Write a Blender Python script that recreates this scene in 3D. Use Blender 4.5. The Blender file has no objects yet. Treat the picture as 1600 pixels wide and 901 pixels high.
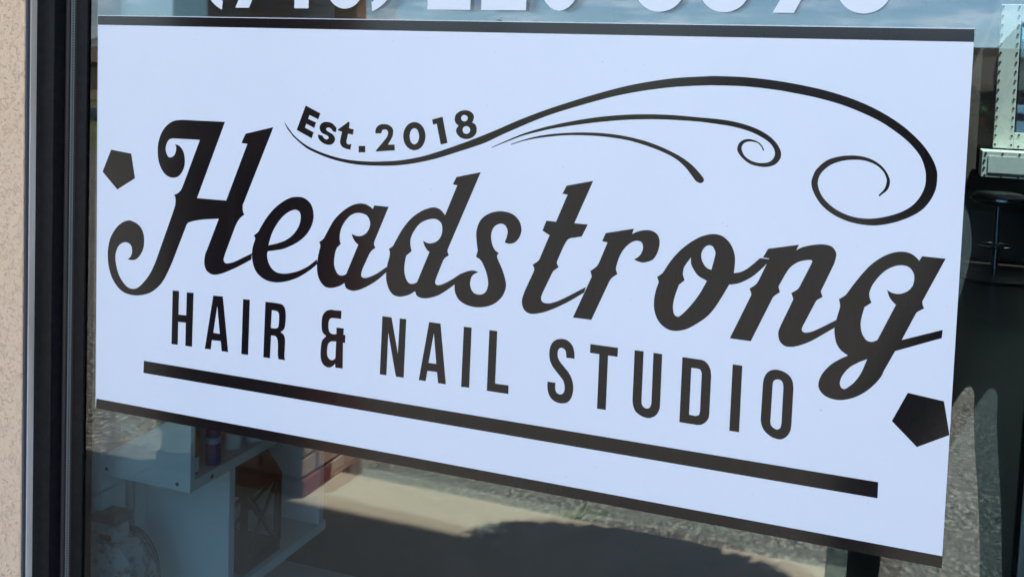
import bpy, bmesh, math, random
from mathutils import Vector, Matrix
random.seed(7)
SC = bpy.context.scene
COL = SC.collection

# ------------------------------------------------------------------ camera, sky, sun, exposure
# world axes: x runs along the shop front (sign's left edge = 0), y points into the shop, z is up
cam = bpy.data.cameras.new('camera')
cam.sensor_width = 36.0
cam.lens = 35.85
cam.shift_y = -0.1497          # the photograph is the lower part of a taller frame
cam.clip_start = 0.02
cam.clip_end = 20000
camo = bpy.data.objects.new('camera', cam)
COL.objects.link(camo)
camo.matrix_world = Matrix(((0.93271, -0.05365, 0.35661, 1.15101),
                            (0.35914, 0.04850, -0.93202, -1.23037),
                            (0.03271, 0.99738, 0.06451, 1.55),
                            (0, 0, 0, 1)))
SC.camera = camo

TO_SUN = Vector((0.30, -0.22, 1.0)).normalized()
world = bpy.data.worlds.new('World')
SC.world = world
world.use_nodes = True
wn, wl = world.node_tree.nodes, world.node_tree.links
for n in list(wn): wn.remove(n)
def wnode(t, **k):
    n = wn.new(t)
    for a, v in k.items(): setattr(n, a, v)
    return n
sky = wnode('ShaderNodeTexSky', sky_type='NISHITA', sun_disc=False)
sky.sun_elevation = math.asin(TO_SUN.z)
sky.sun_rotation = math.atan2(TO_SUN.x, TO_SUN.y)
sky.altitude = 1800
sky.dust_density = 0.1
sky.air_density = 0.8
sky.ozone_density = 2.0
tc = wnode('ShaderNodeTexCoord')
sep = wnode('ShaderNodeSeparateXYZ'); wl.new(tc.outputs['Generated'], sep.inputs[0])
zz = wnode('ShaderNodeMath', operation='MAXIMUM'); wl.new(sep.outputs[2], zz.inputs[0]); zz.inputs[1].default_value = 0.0
za = wnode('ShaderNodeMath', operation='ADD'); wl.new(zz.outputs[0], za.inputs[0]); za.inputs[1].default_value = 0.16
dv = wnode('ShaderNodeVectorMath', operation='DIVIDE')
cmb = wnode('ShaderNodeCombineXYZ')
for i in range(3): wl.new(za.outputs[0], cmb.inputs[i])
wl.new(tc.outputs['Generated'], dv.inputs[0]); wl.new(cmb.outputs[0], dv.inputs[1])
cn = wnode('ShaderNodeTexNoise'); cn.inputs['Scale'].default_value = 3.4; cn.inputs['Detail'].default_value = 9; cn.inputs['Roughness'].default_value = 0.58
wl.new(dv.outputs[0], cn.inputs['Vector'])
cr = wnode('ShaderNodeValToRGB'); cr.color_ramp.elements[0].position = 0.50; cr.color_ramp.elements[1].position = 0.64
wl.new(cn.outputs['Fac'], cr.inputs[0])
cm = wnode('ShaderNodeMath', operation='MULTIPLY'); wl.new(cr.outputs[0], cm.inputs[0]); cm.inputs[1].default_value = 0.6
mx = wnode('ShaderNodeMix', data_type='RGBA')
wl.new(cm.outputs[0], mx.inputs[0]); wl.new(sky.outputs[0], mx.inputs[6]); mx.inputs[7].default_value = (9.5, 10.0, 11.0, 1)
bg = wnode('ShaderNodeBackground'); bg.inputs['Strength'].default_value = 0.105
wl.new(mx.outputs[2], bg.inputs[0])
wo = wnode('ShaderNodeOutputWorld'); wl.new(bg.outputs[0], wo.inputs[0])

sl = bpy.data.lights.new('sun', 'SUN'); sl.energy = 5.0; sl.angle = math.radians(0.53); sl.color = (1.0, 0.95, 0.87)
so = bpy.data.objects.new('sun', sl); COL.objects.link(so)
so.rotation_euler = TO_SUN.to_track_quat('Z', 'Y').to_euler()

SC.view_settings.view_transform = 'Standard'
SC.view_settings.look = 'None'
SC.view_settings.exposure = 2.13
SC.view_settings.gamma = 1.0
SC.view_settings.use_curve_mapping = False
try:
    SC.cycles.transparent_max_bounces = 32
    SC.cycles.max_bounces = 12
    SC.cycles.glossy_bounces = 6
    SC.cycles.sample_clamp_indirect = 8.0
except Exception: pass

# ------------------------------------------------------------------ materials
MATS = {}
def mat(name, col, rough=0.6, metal=0.0, noise=None, bump=None, spec=0.5, coat=0.0, emit=None):
    """noise: list of (scale, colour, low, high[, detail, stretch]); bump: (scale, strength, distance[, detail])"""
    if name in MATS: return MATS[name]
    m = bpy.data.materials.new(name); m.use_nodes = True
    N, L = m.node_tree.nodes, m.node_tree.links
    p = N['Principled BSDF']
    p.inputs['Base Color'].default_value = (*col, 1); p.inputs['Roughness'].default_value = rough
    p.inputs['Metallic'].default_value = metal; p.inputs['Specular IOR Level'].default_value = spec
    p.inputs['Coat Weight'].default_value = coat
    if emit: p.inputs['Emission Color'].default_value = (*emit[0], 1); p.inputs['Emission Strength'].default_value = emit[1]
    if noise or bump:
        t = N.new('ShaderNodeTexCoord')
    prev = None
    for nz in (noise or []):
        sc, c2, lo, hi = nz[:4]
        mp = N.new('ShaderNodeMapping'); L.new(t.outputs['Object'], mp.inputs[0])
        if len(nz) > 5: mp.inputs['Scale'].default_value = nz[5]
        n = N.new('ShaderNodeTexNoise'); n.inputs['Scale'].default_value = sc; n.inputs['Detail'].default_value = nz[4] if len(nz) > 4 else 6
        L.new(mp.outputs[0], n.inputs['Vector'])
        r = N.new('ShaderNodeMapRange'); r.inputs[1].default_value = lo; r.inputs[2].default_value = hi
        L.new(n.outputs['Fac'], r.inputs[0])
        x = N.new('ShaderNodeMix'); x.data_type = 'RGBA'
        L.new(r.outputs[0], x.inputs[0])
        if prev is None: x.inputs[6].default_value = (*col, 1)
        else: L.new(prev, x.inputs[6])
        x.inputs[7].default_value = (*c2, 1)
        prev = x.outputs[2]
    if prev is not None: L.new(prev, p.inputs['Base Color'])
    if bump:
        n = N.new('ShaderNodeTexNoise'); n.inputs['Scale'].default_value = bump[0]; n.inputs['Detail'].default_value = bump[3] if len(bump) > 3 else 8
        L.new(t.outputs['Object'], n.inputs['Vector'])
        b = N.new('ShaderNodeBump'); b.inputs['Strength'].default_value = bump[1]; b.inputs['Distance'].default_value = bump[2]
        L.new(n.outputs['Fac'], b.inputs['Height']); L.new(b.outputs[0], p.inputs['Normal'])
    MATS[name] = m
    return m

def stucco_mat():
    m = bpy.data.materials.new('stucco'); m.use_nodes = True
    N, L = m.node_tree.nodes, m.node_tree.links
    p = N['Principled BSDF']; p.inputs['Roughness'].default_value = 0.9; p.inputs['Specular IOR Level'].default_value = 0.2
    t = N.new('ShaderNodeTexCoord')
    n1 = N.new('ShaderNodeTexNoise'); n1.inputs['Scale'].default_value = 120; n1.inputs['Detail'].default_value = 5; n1.inputs['Distortion'].default_value = 1.2
    L.new(t.outputs['Object'], n1.inputs['Vector'])
    pit = N.new('ShaderNodeMapRange'); pit.inputs[1].default_value = 0.30; pit.inputs[2].default_value = 0.46; L.new(n1.outputs['Fac'], pit.inputs[0])
    n2 = N.new('ShaderNodeTexNoise'); n2.inputs['Scale'].default_value = 420; n2.inputs['Detail'].default_value = 4; L.new(t.outputs['Object'], n2.inputs['Vector'])
    n3 = N.new('ShaderNodeTexNoise'); n3.inputs['Scale'].default_value = 6; n3.inputs['Detail'].default_value = 6; L.new(t.outputs['Object'], n3.inputs['Vector'])
    x = N.new('ShaderNodeMix'); x.data_type = 'RGBA'; L.new(n3.outputs['Fac'], x.inputs[0])
    x.inputs[6].default_value = (0.76, 0.56, 0.37, 1); x.inputs[7].default_value = (0.80, 0.605, 0.43, 1)
    L.new(x.outputs[2], p.inputs['Base Color'])
    a = N.new('ShaderNodeMath'); a.operation = 'MULTIPLY_ADD'; L.new(n2.outputs['Fac'], a.inputs[0]); a.inputs[1].default_value = 0.7; L.new(pit.outputs[0], a.inputs[2])
    b = N.new('ShaderNodeBump'); b.inputs['Strength'].default_value = 0.8; b.inputs['Distance'].default_value = 0.0024
    L.new(a.outputs[0], b.inputs['Height']); L.new(b.outputs[0], p.inputs['Normal'])
    return m

def glass_mat(name, tint, f0=0.04, dirt=0.0):
    """clear pane: transparent body, Schlick reflection on each face, a trace of dust and drip marks"""
    m = bpy.data.materials.new(name); m.use_nodes = True
    N, L = m.node_tree.nodes, m.node_tree.links
    for n in list(N): N.remove(n)
    g = N.new('ShaderNodeNewGeometry')
    d = N.new('ShaderNodeVectorMath'); d.operation = 'DOT_PRODUCT'; L.new(g.outputs['Incoming'], d.inputs[0]); L.new(g.outputs['Normal'], d.inputs[1])
    ab = N.new('ShaderNodeMath'); ab.operation = 'ABSOLUTE'; L.new(d.outputs['Value'], ab.inputs[0])
    om = N.new('ShaderNodeMath'); om.operation = 'SUBTRACT'; om.inputs[0].default_value = 1; L.new(ab.outputs[0], om.inputs[1])
    pw = N.new('ShaderNodeMath'); pw.operation = 'POWER'; L.new(om.outputs[0], pw.inputs[0]); pw.inputs[1].default_value = 5
    fr = N.new('ShaderNodeMath'); fr.operation = 'MULTIPLY_ADD'; L.new(pw.outputs[0], fr.inputs[0]); fr.inputs[1].default_value = 1 - f0; fr.inputs[2].default_value = f0
    tr = N.new('ShaderNodeBsdfTransparent'); tr.inputs[0].default_value = (*tint, 1)
    gl = N.new('ShaderNodeBsdfGlossy'); gl.inputs['Roughness'].default_value = 0.0; gl.inputs['Color'].default_value = (0.98, 0.985, 0.99, 1)
    t = N.new('ShaderNodeTexCoord')
    nb = N.new('ShaderNodeTexNoise'); nb.inputs['Scale'].default_value = 2.6; nb.inputs['Detail'].default_value = 2; L.new(t.outputs['Object'], nb.inputs['Vector'])
    bp = N.new('ShaderNodeBump'); bp.inputs['Strength'].default_value = 1.0; bp.inputs['Distance'].default_value = 0.00022; L.new(nb.outputs['Fac'], bp.inputs['Height'])
    L.new(bp.outputs[0], gl.inputs['Normal'])
    mx1 = N.new('ShaderNodeMixShader'); L.new(fr.outputs[0], mx1.inputs[0]); L.new(tr.outputs[0], mx1.inputs[1]); L.new(gl.outputs[0], mx1.inputs[2])
    out = N.new('ShaderNodeOutputMaterial')
    if dirt:
        mp = N.new('ShaderNodeMapping'); mp.inputs['Scale'].default_value = (60, 1, 1.2); L.new(t.outputs['Object'], mp.inputs[0])
        n1 = N.new('ShaderNodeTexNoise'); n1.inputs['Scale'].default_value = 1.0; n1.inputs['Detail'].default_value = 3; L.new(mp.outputs[0], n1.inputs['Vector'])
        r1 = N.new('ShaderNodeMapRange'); r1.inputs[1].default_value = 0.69; r1.inputs[2].default_value = 0.76; L.new(n1.outputs['Fac'], r1.inputs[0])
        n2 = N.new('ShaderNodeTexNoise'); n2.inputs['Scale'].default_value = 14; n2.inputs['Detail'].default_value = 8; n2.inputs['Roughness'].default_value = 0.7; L.new(t.outputs['Object'], n2.inputs['Vector'])
        r2 = N.new('ShaderNodeMapRange'); r2.inputs[1].default_value = 0.5; r2.inputs[2].default_value = 0.8; L.new(n2.outputs['Fac'], r2.inputs[0])
        ad = N.new('ShaderNodeMath'); ad.operation = 'MULTIPLY_ADD'; L.new(r1.outputs[0], ad.inputs[0]); ad.inputs[1].default_value = 1.6; L.new(r2.outputs[0], ad.inputs[2])
        ml = N.new('ShaderNodeMath'); ml.operation = 'MULTIPLY'; L.new(ad.outputs[0], ml.inputs[0]); ml.inputs[1].default_value = dirt
        df = N.new('ShaderNodeBsdfDiffuse'); df.inputs[0].default_value = (0.6, 0.6, 0.58, 1)
        mx2 = N.new('ShaderNodeMixShader'); L.new(ml.outputs[0], mx2.inputs[0]); L.new(mx1.outputs[0], mx2.inputs[1]); L.new(df.outputs[0], mx2.inputs[2])
        L.new(mx2.outputs[0], out.inputs[0])
    else: L.new(mx1.outputs[0], out.inputs[0])
    return m

M_STUCCO = stucco_mat()
M_GLASS = glass_mat('glass_outer', (0.79, 0.865, 0.885), 0.056, 0.012)
M_GLASS2 = glass_mat('glass_inner', (0.79, 0.865, 0.885), 0.062)
M_BLACK = mat('anodised_black', (0.0045, 0.005, 0.007), 0.5, 0.0, spec=.18, noise=[(90, (0.010, 0.0105, 0.012), .4, .7)], bump=(700, .12, .0004))
M_RUBBER = mat('rubber', (0.014, 0.013, 0.013), 0.6)
M_SPACER = mat('spacer_metal', (0.17, 0.20, 0.205), 0.5, 0.3)
M_HOLE = mat('dark_hole', (0.004, 0.004, 0.004), 0.9)
M_BEAD = mat('mill_metal', (0.58, 0.54, 0.49), 0.45, 0.1, noise=[(7, (0.70, 0.67, 0.63), .4, .65, 4, (6, 6, 0.6))])
M_SEAL = mat('sealant', (0.055, 0.06, 0.075), 0.6)
M_VINYL = mat('white_vinyl', (0.735, 0.80, 0.885), 0.30, spec=0.3, noise=[(260, (0.45, 0.45, 0.45), .80, .83, 1), (5, (0.72, 0.785, 0.87), .4, .7)], bump=(7, .5, .0012, 2))
M_PRINT = mat('black_print', (0.008, 0.0078, 0.009), 0.13, spec=0.33, noise=[(9, (0.011, 0.0105, 0.012), .4, .75, 3, (5, 1, .5))])
M_DIGIT = mat('white_decal', (0.76, 0.81, 0.87), 0.35)
M_WHITE = mat('white_melamine', (0.66, 0.68, 0.68), 0.45, noise=[(4, (0.60, 0.62, 0.62), .4, .7)])
M_WEDGE = mat('melamine_edge', (0.80, 0.81, 0.81), 0.4)

# ------------------------------------------------------------------ mesh helpers
class B:
    """collects vertices and faces of ONE mesh"""
    def __init__(s): s.v = []; s.f = []
    def add(s, vs, fs):
        o = len(s.v); s.v += [tuple(v) for v in vs]; s.f += [tuple(i + o for i in f) for f in fs]; return s
    def box(s, x0, x1, y0, y1, z0, z1):
        return s.add([(x0,y0,z0),(x1,y0,z0),(x1,y1,z0),(x0,y1,z0),(x0,y0,z1),(x1,y0,z1),(x1,y1,z1),(x0,y1,z1)],
                     [(0,3,2,1),(4,5,6,7),(0,1,5,4),(1,2,6,5),(2,3,7,6),(3,0,4,7)])
    def prism(s, poly, axis, a, b):
        """poly of 2-D points extruded along axis from a to b"""
        def P(u, w, t): return {'x': (t, u, w), 'y': (u, t, w), 'z': (u, w, t)}[axis]
        n = len(poly)
        vs = [P(u, w, a) for u, w in poly] + [P(u, w, b) for u, w in poly]
        fs = [tuple(range(n))[::-1], tuple(range(n, 2*n))] + [(i, (i+1) % n, n+(i+1) % n, n+i) for i in range(n)]
        return s.add(vs, fs)
    def lathe(s, prof, c=(0,0,0), n=20, axis='z'):
        vs = []; fs = []
        for r, h in prof:
            for k in range(n):
                a = 2*math.pi*k/n; p = (r*math.cos(a), r*math.sin(a), h)
                if axis == 'y': p = (p[0], p[2], p[1])
                if axis == 'x': p = (p[2], p[0], p[1])
                vs.append((p[0]+c[0], p[1]+c[1], p[2]+c[2]))
        for j in range(len(prof)-1):
            for k in range(n):
                fs.append((j*n+k, j*n+(k+1) % n, (j+1)*n+(k+1) % n, (j+1)*n+k))
        fs.append(tuple(range(n))[::-1]); m = (len(prof)-1)*n; fs.append(tuple(range(m, m+n)))
        return s.add(vs, fs)
    def tube(s, pts, r, n=8):
        pts = [Vector(p) for p in pts]; vs = []; fs = []
        rr = r if isinstance(r, (list, tuple)) else [r]*len(pts)
        for i, p in enumerate(pts):
            d = (pts[min(i+1, len(pts)-1)] - pts[max(i-1, 0)]).normalized()
            u = d.orthogonal().normalized() if abs(d.z) > .9 else d.cross(Vector((0,0,1))).normalized()
            w = d.cross(u)
            for k in range(n):
                a = 2*math.pi*k/n; vs.append(p + (u*math.cos(a) + w*math.sin(a))*rr[i])
        for j in range(len(pts)-1):
            for k in range(n): fs.append((j*n+k, j*n+(k+1) % n, (j+1)*n+(k+1) % n, (j+1)*n+k))
        fs.append(tuple(range(n))[::-1]); m = (len(pts)-1)*n; fs.append(tuple(range(m, m+n)))
        return s.add(vs, fs)
    def bar(s, a, b, w, t):
        """flat bar from a to b, width w, thickness t"""
        a = Vector(a); b = Vector(b); d = (b-a).normalized(); u = d.cross(Vector((0,1,0)))
        if u.length < .1: u = d.cross(Vector((1,0,0)))
        u.normalize(); v = d.cross(u)
        vs = []
        for p in (a, b):
            for i, j in ((-1,-1),(1,-1),(1,1),(-1,1)): vs.append(p + u*(i*w/2) + v*(j*t/2))
        return s.add(vs, [(0,1,2,3)[::-1],(4,5,6,7),(0,1,5,4),(1,2,6,5),(2,3,7,6),(3,0,4,7)])
    def build(s, name, m, parent=None, bevel=0, smooth=False, seg=2):
        me = bpy.data.meshes.new(name); me.from_pydata(s.v, [], s.f); me.update()
        bm = bmesh.new(); bm.from_mesh(me)
        bmesh.ops.recalc_face_normals(bm, faces=bm.faces)
        if bevel: bmesh.ops.bevel(bm, geom=list(bm.edges), offset=bevel, segments=seg, affect='EDGES', profile=.6)
        bm.to_mesh(me); bm.free()
        if smooth:
            for p in me.polygons: p.use_smooth = True
            try: me.set_sharp_from_angle(angle=math.radians(40))
            except Exception: pass
        if m: me.materials.append(m)
        return link(name, me, parent)
def link(name, me, parent=None):
    o = bpy.data.objects.new(name, me); COL.objects.link(o)
    if parent: o.parent = parent
    return o
def tag(o, label, cat, group=None, kind=None):
    o['label'] = label
    if cat: o['category'] = cat
    if group: o['group'] = group
    if kind: o['kind'] = kind
    return o
def thing(name, label, cat, loc=(0,0,0), rot=(0,0,0), group=None):
    e = bpy.data.objects.new(name, None); COL.objects.link(e); e.location = loc; e.rotation_euler = rot
    e.empty_display_size = .05
    return tag(e, label, cat, group)
def struct(o): o['kind'] = 'structure'; return o

def spline(txt, per=7):
    """'x,y x,y* ...' -> closed outline; * marks corners, the rest is a smooth curve"""
    pts = []
    for t in txt.split():
        c = t.endswith('*'); x, y = t.rstrip('*').split(','); pts.append((float(x), float(y), c))
    n = len(pts); corners = [i for i, p in enumerate(pts) if p[2]]
    def cat(P0, P1, P2, P3, t):
        r = []
        for k in (0, 1):
            a, b, c, d = P0[k], P1[k], P2[k], P3[k]
            r.append(.5*((2*b)+(-a+c)*t+(2*a-5*b+4*c-d)*t*t+(-a+3*b-3*c+d)*t**3))
        return tuple(r)
    out = []
    if not corners:
        for i in range(n):
            for k in range(per): out.append(cat(pts[i-1], pts[i], pts[(i+1) % n], pts[(i+2) % n], k/per))
        return out
    for ci, a in enumerate(corners):
        b = corners[(ci+1) % len(corners)]
        m = (b - a) % n or n
        seg = [pts[(a+k) % n] for k in range(m+1)]
        if m == 1: out.append(seg[0][:2]); continue
        ext = [(2*seg[0][0]-seg[1][0], 2*seg[0][1]-seg[1][1])] + [p[:2] for p in seg] + [(2*seg[-1][0]-seg[-2][0], 2*seg[-1][1]-seg[-2][1])]
        for i in range(m):
            for k in range(per): out.append(cat(ext[i], ext[i+1], ext[i+2], ext[i+3], k/per))
    return out
def flat_art(name, outlines, thick, m, parent, loc, rot):
    """filled 2-D outlines (first outer, rest holes) as a thin sheet with real thickness"""
    cu = bpy.data.curves.new(name, 'CURVE'); cu.dimensions = '2D'; cu.fill_mode = 'BOTH'; cu.extrude = thick/2
    for o in outlines:
        sp = cu.splines.new('POLY'); sp.points.add(len(o)-1); sp.use_cyclic_u = True
        for i, (x, y) in enumerate(o): sp.points[i].co = (x, y, 0, 1)
    tmp = bpy.data.objects.new('tmp', cu); COL.objects.link(tmp)
    me = bpy.data.meshes.new_from_object(tmp.evaluated_get(bpy.context.evaluated_depsgraph_get()))
    bpy.data.objects.remove(tmp)
    me.name = name; me.materials.clear(); me.materials.append(m)
    o = link(name, me, parent); o.location = loc; o.rotation_euler = rot
    return o
ART = [
 ('letter H script', ('234.7,-151.1* 158.8,-151.8* 143.6,-154.2 130.4,-162.0 121.3,-173.4 116.3,-186.3 114.8,-199.0 116.0,-212.4 119.8,-223.1 126.2,-232.0 134.5,-237.3 144.2,-238.6 152.9,-236.0 159.9,-228.9 163.9,-219.4 164.3,-208.6 162.0,-199.5 157.4,-193.1 152.3,-189.8 146.1,-188.5* 148.6,-192.8 147.9,-199.5 144.7,-205.6 138.6,-208.6 134.1,-207.6 130.3,-201.4 129.4,-194.8 131.8,-187.1 135.8,-182.3 141.9,-180.2* 190.9,-179.6* 190.1,-182.1* 162.3,-247.9* 158.3,-255.7 152.3,-261.2 146.1,-263.9* 148.3,-269.1 148.2,-277.5 146.6,-283.3 142.5,-294.5* 113.4,-366.8* 107.2,-379.4 99.0,-392.2 88.5,-403.7 80.1,-410.6 71.6,-413.6 62.0,-412.6 52.2,-405.8 43.5,-394.5 38.6,-381.1 36.7,-369.1 37.7,-360.3 42.0,-351.3 48.4,-345.8 55.9,-343.4 63.4,-344.9 67.7,-349.7 68.5,-357.4 65.8,-364.6 60.0,-369.1* 67.3,-369.8 76.4,-367.5 84.8,-359.3 90.0,-348.5 91.1,-336.4 89.3,-326.3 84.4,-318.1 76.9,-312.8 68.4,-310.1 62.0,-309.4 51.3,-312.7 40.6,-320.2 32.0,-330.5 25.6,-342.4 22.5,-356.6 22.0,-368.8 23.8,-382.6 28.3,-396.1 34.9,-406.8 43.7,-415.4 54.5,-421.2 67.5,-423.2 80.3,-422.7 93.0,-419.9 105.6,-414.7 118.0,-405.6 127.3,-395.3 136.4,-379.8 144.5,-363.7* 169.2,-306.6* 172.2,-303.3* 182.3,-300.1 198.3,-296.6 210.3,-295.1 226.1,-293.0* 225.2,-296.0* 207.0,-339.2* 203.1,-347.9 201.7,-358.1 202.4,-364.7 205.5,-371.1 210.6,-374.7 217.6,-376.5 227.5,-375.0 241.3,-369.9 262.6,-359.5 283.7,-347.8* 284.9,-338.4* 270.1,-346.0 254.7,-353.7 245.0,-356.9 240.1,-357.4 236.7,-355.4 236.0,-351.4 237.9,-344.5* 255.7,-300.8* 260.4,-293.0 265.2,-287.4 270.5,-283.7* 267.9,-277.7 267.7,-269.5 268.7,-267.5* 317.5,-154.5* 270.6,-166.3* 263.6,-180.1* 274.0,-180.8* 238.8,-265.5* 187.2,-265.8*',)),
 ('letter e script', ('287.2,-312.6* 292.6,-308.4 295.8,-305.3 299.0,-299.5 309.5,-283.8 322.1,-269.8 336.9,-258.6 349.5,-252.7 360.0,-250.8 369.5,-251.5 377.9,-255.8 383.3,-262.2 386.3,-272.9 385.5,-283.8 380.9,-295.1 372.8,-305.8 361.4,-315.1 348.9,-322.1 334.1,-328.1 311.6,-333.0* 310.6,-338.3 311.8,-345.6 315.2,-352.7 320.7,-358.6 328.4,-362.1 339.1,-362.6 349.7,-360.6 362.4,-356.6 377.0,-349.2 386.2,-342.4 393.0,-336.7* 394.0,-343.3* 383.3,-352.2 370.9,-360.8 358.4,-367.6 343.6,-373.2 328.7,-376.3 315.7,-376.2 304.8,-373.3 294.8,-366.8 289.2,-359.0 285.7,-348.1 284.9,-338.9 286.0,-329.4 288.5,-321.8 289.9,-317.0 289.4,-314.6',
   '312.5,-324.2* 327.5,-320.0 340.2,-314.8 351.7,-306.8 360.0,-296.9 364.4,-287.4 365.5,-278.2 363.7,-272.5 359.4,-269.8 354.1,-269.8 343.6,-274.5 333.1,-283.6 324.8,-294.5 317.5,-308.0',)),
 ('letter a script', ('396.5,-311.8* 402.0,-307.7 405.0,-303.8 412.9,-289.6 420.8,-277.2 432.8,-265.5 444.7,-257.4 456.7,-252.9 466.7,-252.5 473.7,-254.6 480.2,-258.5* 482.2,-253.4* 504.3,-253.6* 484.0,-302.0* 483.1,-305.7 483.5,-308.3 485.6,-311.6* 480.3,-315.7 476.5,-320.5* 466.1,-342.9* 464.3,-350.2 465.4,-354.1 470.4,-355.0 477.4,-352.8 489.1,-346.8 503.7,-336.1* 503.3,-343.6* 491.3,-354.6 479.6,-362.9 465.8,-370.7 453.8,-374.7 445.7,-374.1 440.6,-371.6 438.4,-365.5* 429.3,-371.0 417.1,-374.7 406.7,-373.5 399.3,-367.0 394.9,-357.4 393.6,-345.7 394.8,-333.8 397.2,-322.7 398.2,-318.9 398.1,-315.3',
   '430.9,-311.4* 429.1,-305.2 429.5,-296.2 432.3,-287.0 438.2,-277.6 446.1,-269.8 455.0,-266.0 463.0,-265.7 471.1,-268.2 475.2,-273.6 476.6,-279.6 474.6,-286.9 469.8,-293.5 461.9,-297.5 453.8,-297.6 448.1,-295.5* 449.9,-300.7 454.1,-306.5 458.8,-309.7* 440.7,-352.7* 435.0,-355.4 428.9,-354.8 424.7,-350.7 421.4,-342.9 421.0,-334.8 422.4,-324.8 424.9,-317.3*',)),
 ('letter d script', ('506.5,-311.0* 512.1,-306.8 514.5,-302.8 525.1,-283.9 537.1,-268.4 549.0,-258.5 561.0,-252.0 571.8,-248.9 580.3,-250.4 585.2,-254.0 589.0,-258.1* 605.5,-216.8* 598.9,-216.2* 604.0,-206.0* 638.5,-197.2* 594.4,-303.1* 594.1,-306.5 596.1,-311.3* 590.8,-315.2 588.0,-319.2* 579.5,-341.1* 577.3,-348.0 578.2,-352.3 582.3,-353.0 590.6,-349.9 602.4,-342.7 615.0,-333.6* 606.4,-349.1* 593.3,-359.5 581.5,-367.1 569.5,-371.7 559.8,-373.3 552.4,-371.9 549.1,-368.9 548.0,-364.9* 537.6,-371.3 525.3,-374.9 515.3,-373.7 508.0,-366.6 503.9,-355.7 503.1,-344.5 504.6,-333.0 507.5,-321.5 507.9,-315.8',
   '540.8,-310.9* 538.8,-302.8 539.0,-293.8 543.6,-283.4 551.9,-272.7 561.5,-267.0 572.3,-264.3 579.6,-265.9 584.6,-271.0 585.4,-280.8 582.7,-288.8 576.9,-294.8 568.5,-297.8 562.4,-297.3 557.5,-295.1* 560.1,-301.9 563.9,-307.1 567.6,-309.4* 550.1,-352.6* 544.5,-355.2 538.4,-355.0 534.0,-350.3 531.0,-341.6 530.7,-330.4 532.8,-317.9*',)),
 ('letter s script', ('639.8,-329.3* 632.7,-328.1 625.7,-329.3 617.5,-332.7 613.6,-334.9* 607.2,-344.8 605.8,-351.6 607.3,-361.3 612.8,-369.5 622.5,-374.6 634.3,-376.5 644.9,-375.8 657.6,-372.1 667.8,-365.5 675.5,-356.0 679.1,-344.8 677.8,-335.2 673.2,-322.7 665.8,-308.3* 665.3,-305.1 667.5,-301.6* 662.0,-297.8 658.3,-291.7 656.2,-283.2 656.6,-274.5 659.8,-267.8 664.3,-264.2 670.0,-262.6 675.8,-264.7 679.0,-271.5 678.1,-279.1 675.4,-286.9* 682.3,-287.7 689.1,-285.6 694.6,-279.8 697.7,-272.0 697.9,-265.6 694.9,-257.3 687.9,-250.4 678.6,-246.9 667.2,-246.5 655.7,-249.2 645.5,-255.0 638.8,-263.1 635.2,-274.3 635.3,-285.1 637.7,-301.2* 635.6,-309.5* 640.4,-311.8 644.0,-314.8* 650.3,-327.2 653.7,-339.9 653.3,-348.6 650.0,-355.5 643.2,-359.1 634.9,-358.3 630.0,-353.3 628.1,-345.9 629.5,-338.1 632.9,-333.3',)),
 ('letter t script', ('757.2,-206.5* 792.0,-197.9* 769.2,-253.5* 787.0,-253.7* 779.6,-269.6* 765.0,-272.9* 760.5,-276.2 755.2,-286.5 748.3,-303.7* 747.9,-307.1 750.4,-311.7* 743.7,-317.4 740.5,-323.3* 729.7,-347.8* 728.1,-354.6 730.2,-358.9 736.0,-360.2 744.1,-358.4 757.7,-351.8 787.7,-333.3* 785.7,-340.5* 769.1,-352.2 751.2,-363.1 735.3,-371.0 721.4,-375.5 712.0,-375.9 705.3,-371.8 702.2,-364.3 702.4,-357.5 705.1,-348.2* 717.1,-320.2* 717.4,-316.8 715.1,-312.1* 722.4,-306.3 724.6,-302.7* 736.7,-271.7* 726.8,-266.6* 731.8,-253.4* 744.8,-253.6* 759.0,-217.7* 751.9,-217.3*',)),
 ('letter r script', ('811.0,-262.3* 846.9,-253.7* 844.6,-260.4* 854.2,-255.9 864.9,-253.9 873.5,-255.9 878.4,-261.2 879.9,-269.5 877.8,-280.3 872.8,-289.3 864.4,-293.8 856.9,-294.7 848.5,-292.3* 855.4,-286.7 859.0,-278.9 858.7,-272.5 855.8,-269.0 849.3,-268.7 841.8,-273.0 834.5,-281.2 829.4,-291.4 826.0,-303.6* 826.1,-307.9 828.1,-312.5* 821.7,-317.5 818.5,-321.7* 796.5,-374.4* 772.0,-374.4* 794.6,-319.9* 794.5,-317.7 792.7,-312.4* 800.1,-306.2 803.3,-301.6* 813.7,-273.9* 806.6,-273.0*',)),
 ('letter o script', ('878.5,-311.1* 883.1,-307.3 885.4,-305.1* 894.3,-289.9 903.3,-278.0 913.9,-267.5 926.0,-258.5 936.7,-253.6 945.8,-251.6 955.1,-252.8 963.0,-258.3 968.7,-266.3 971.9,-276.1 972.3,-286.9 971.6,-296.6* 979.9,-294.2 988.7,-288.3 1001.5,-275.5* 1012.3,-275.8* 1010.0,-280.8* 1002.2,-290.0 992.2,-299.6 980.5,-307.0 973.0,-309.8 966.7,-311.1* 958.5,-327.3 950.0,-342.4 941.2,-353.7 929.1,-363.8 916.9,-371.7 904.4,-375.3 894.8,-374.4 885.8,-369.1 879.8,-361.0 876.5,-350.9 876.0,-339.8 877.6,-328.4 880.4,-318.5 880.6,-316.0',
   '944.7,-295.4* 948.5,-276.8 947.8,-271.4 945.0,-266.9 941.1,-265.7 936.5,-267.7 932.9,-272.8 931.6,-278.4 932.6,-284.6 936.0,-290.5 940.0,-294.0',
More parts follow.
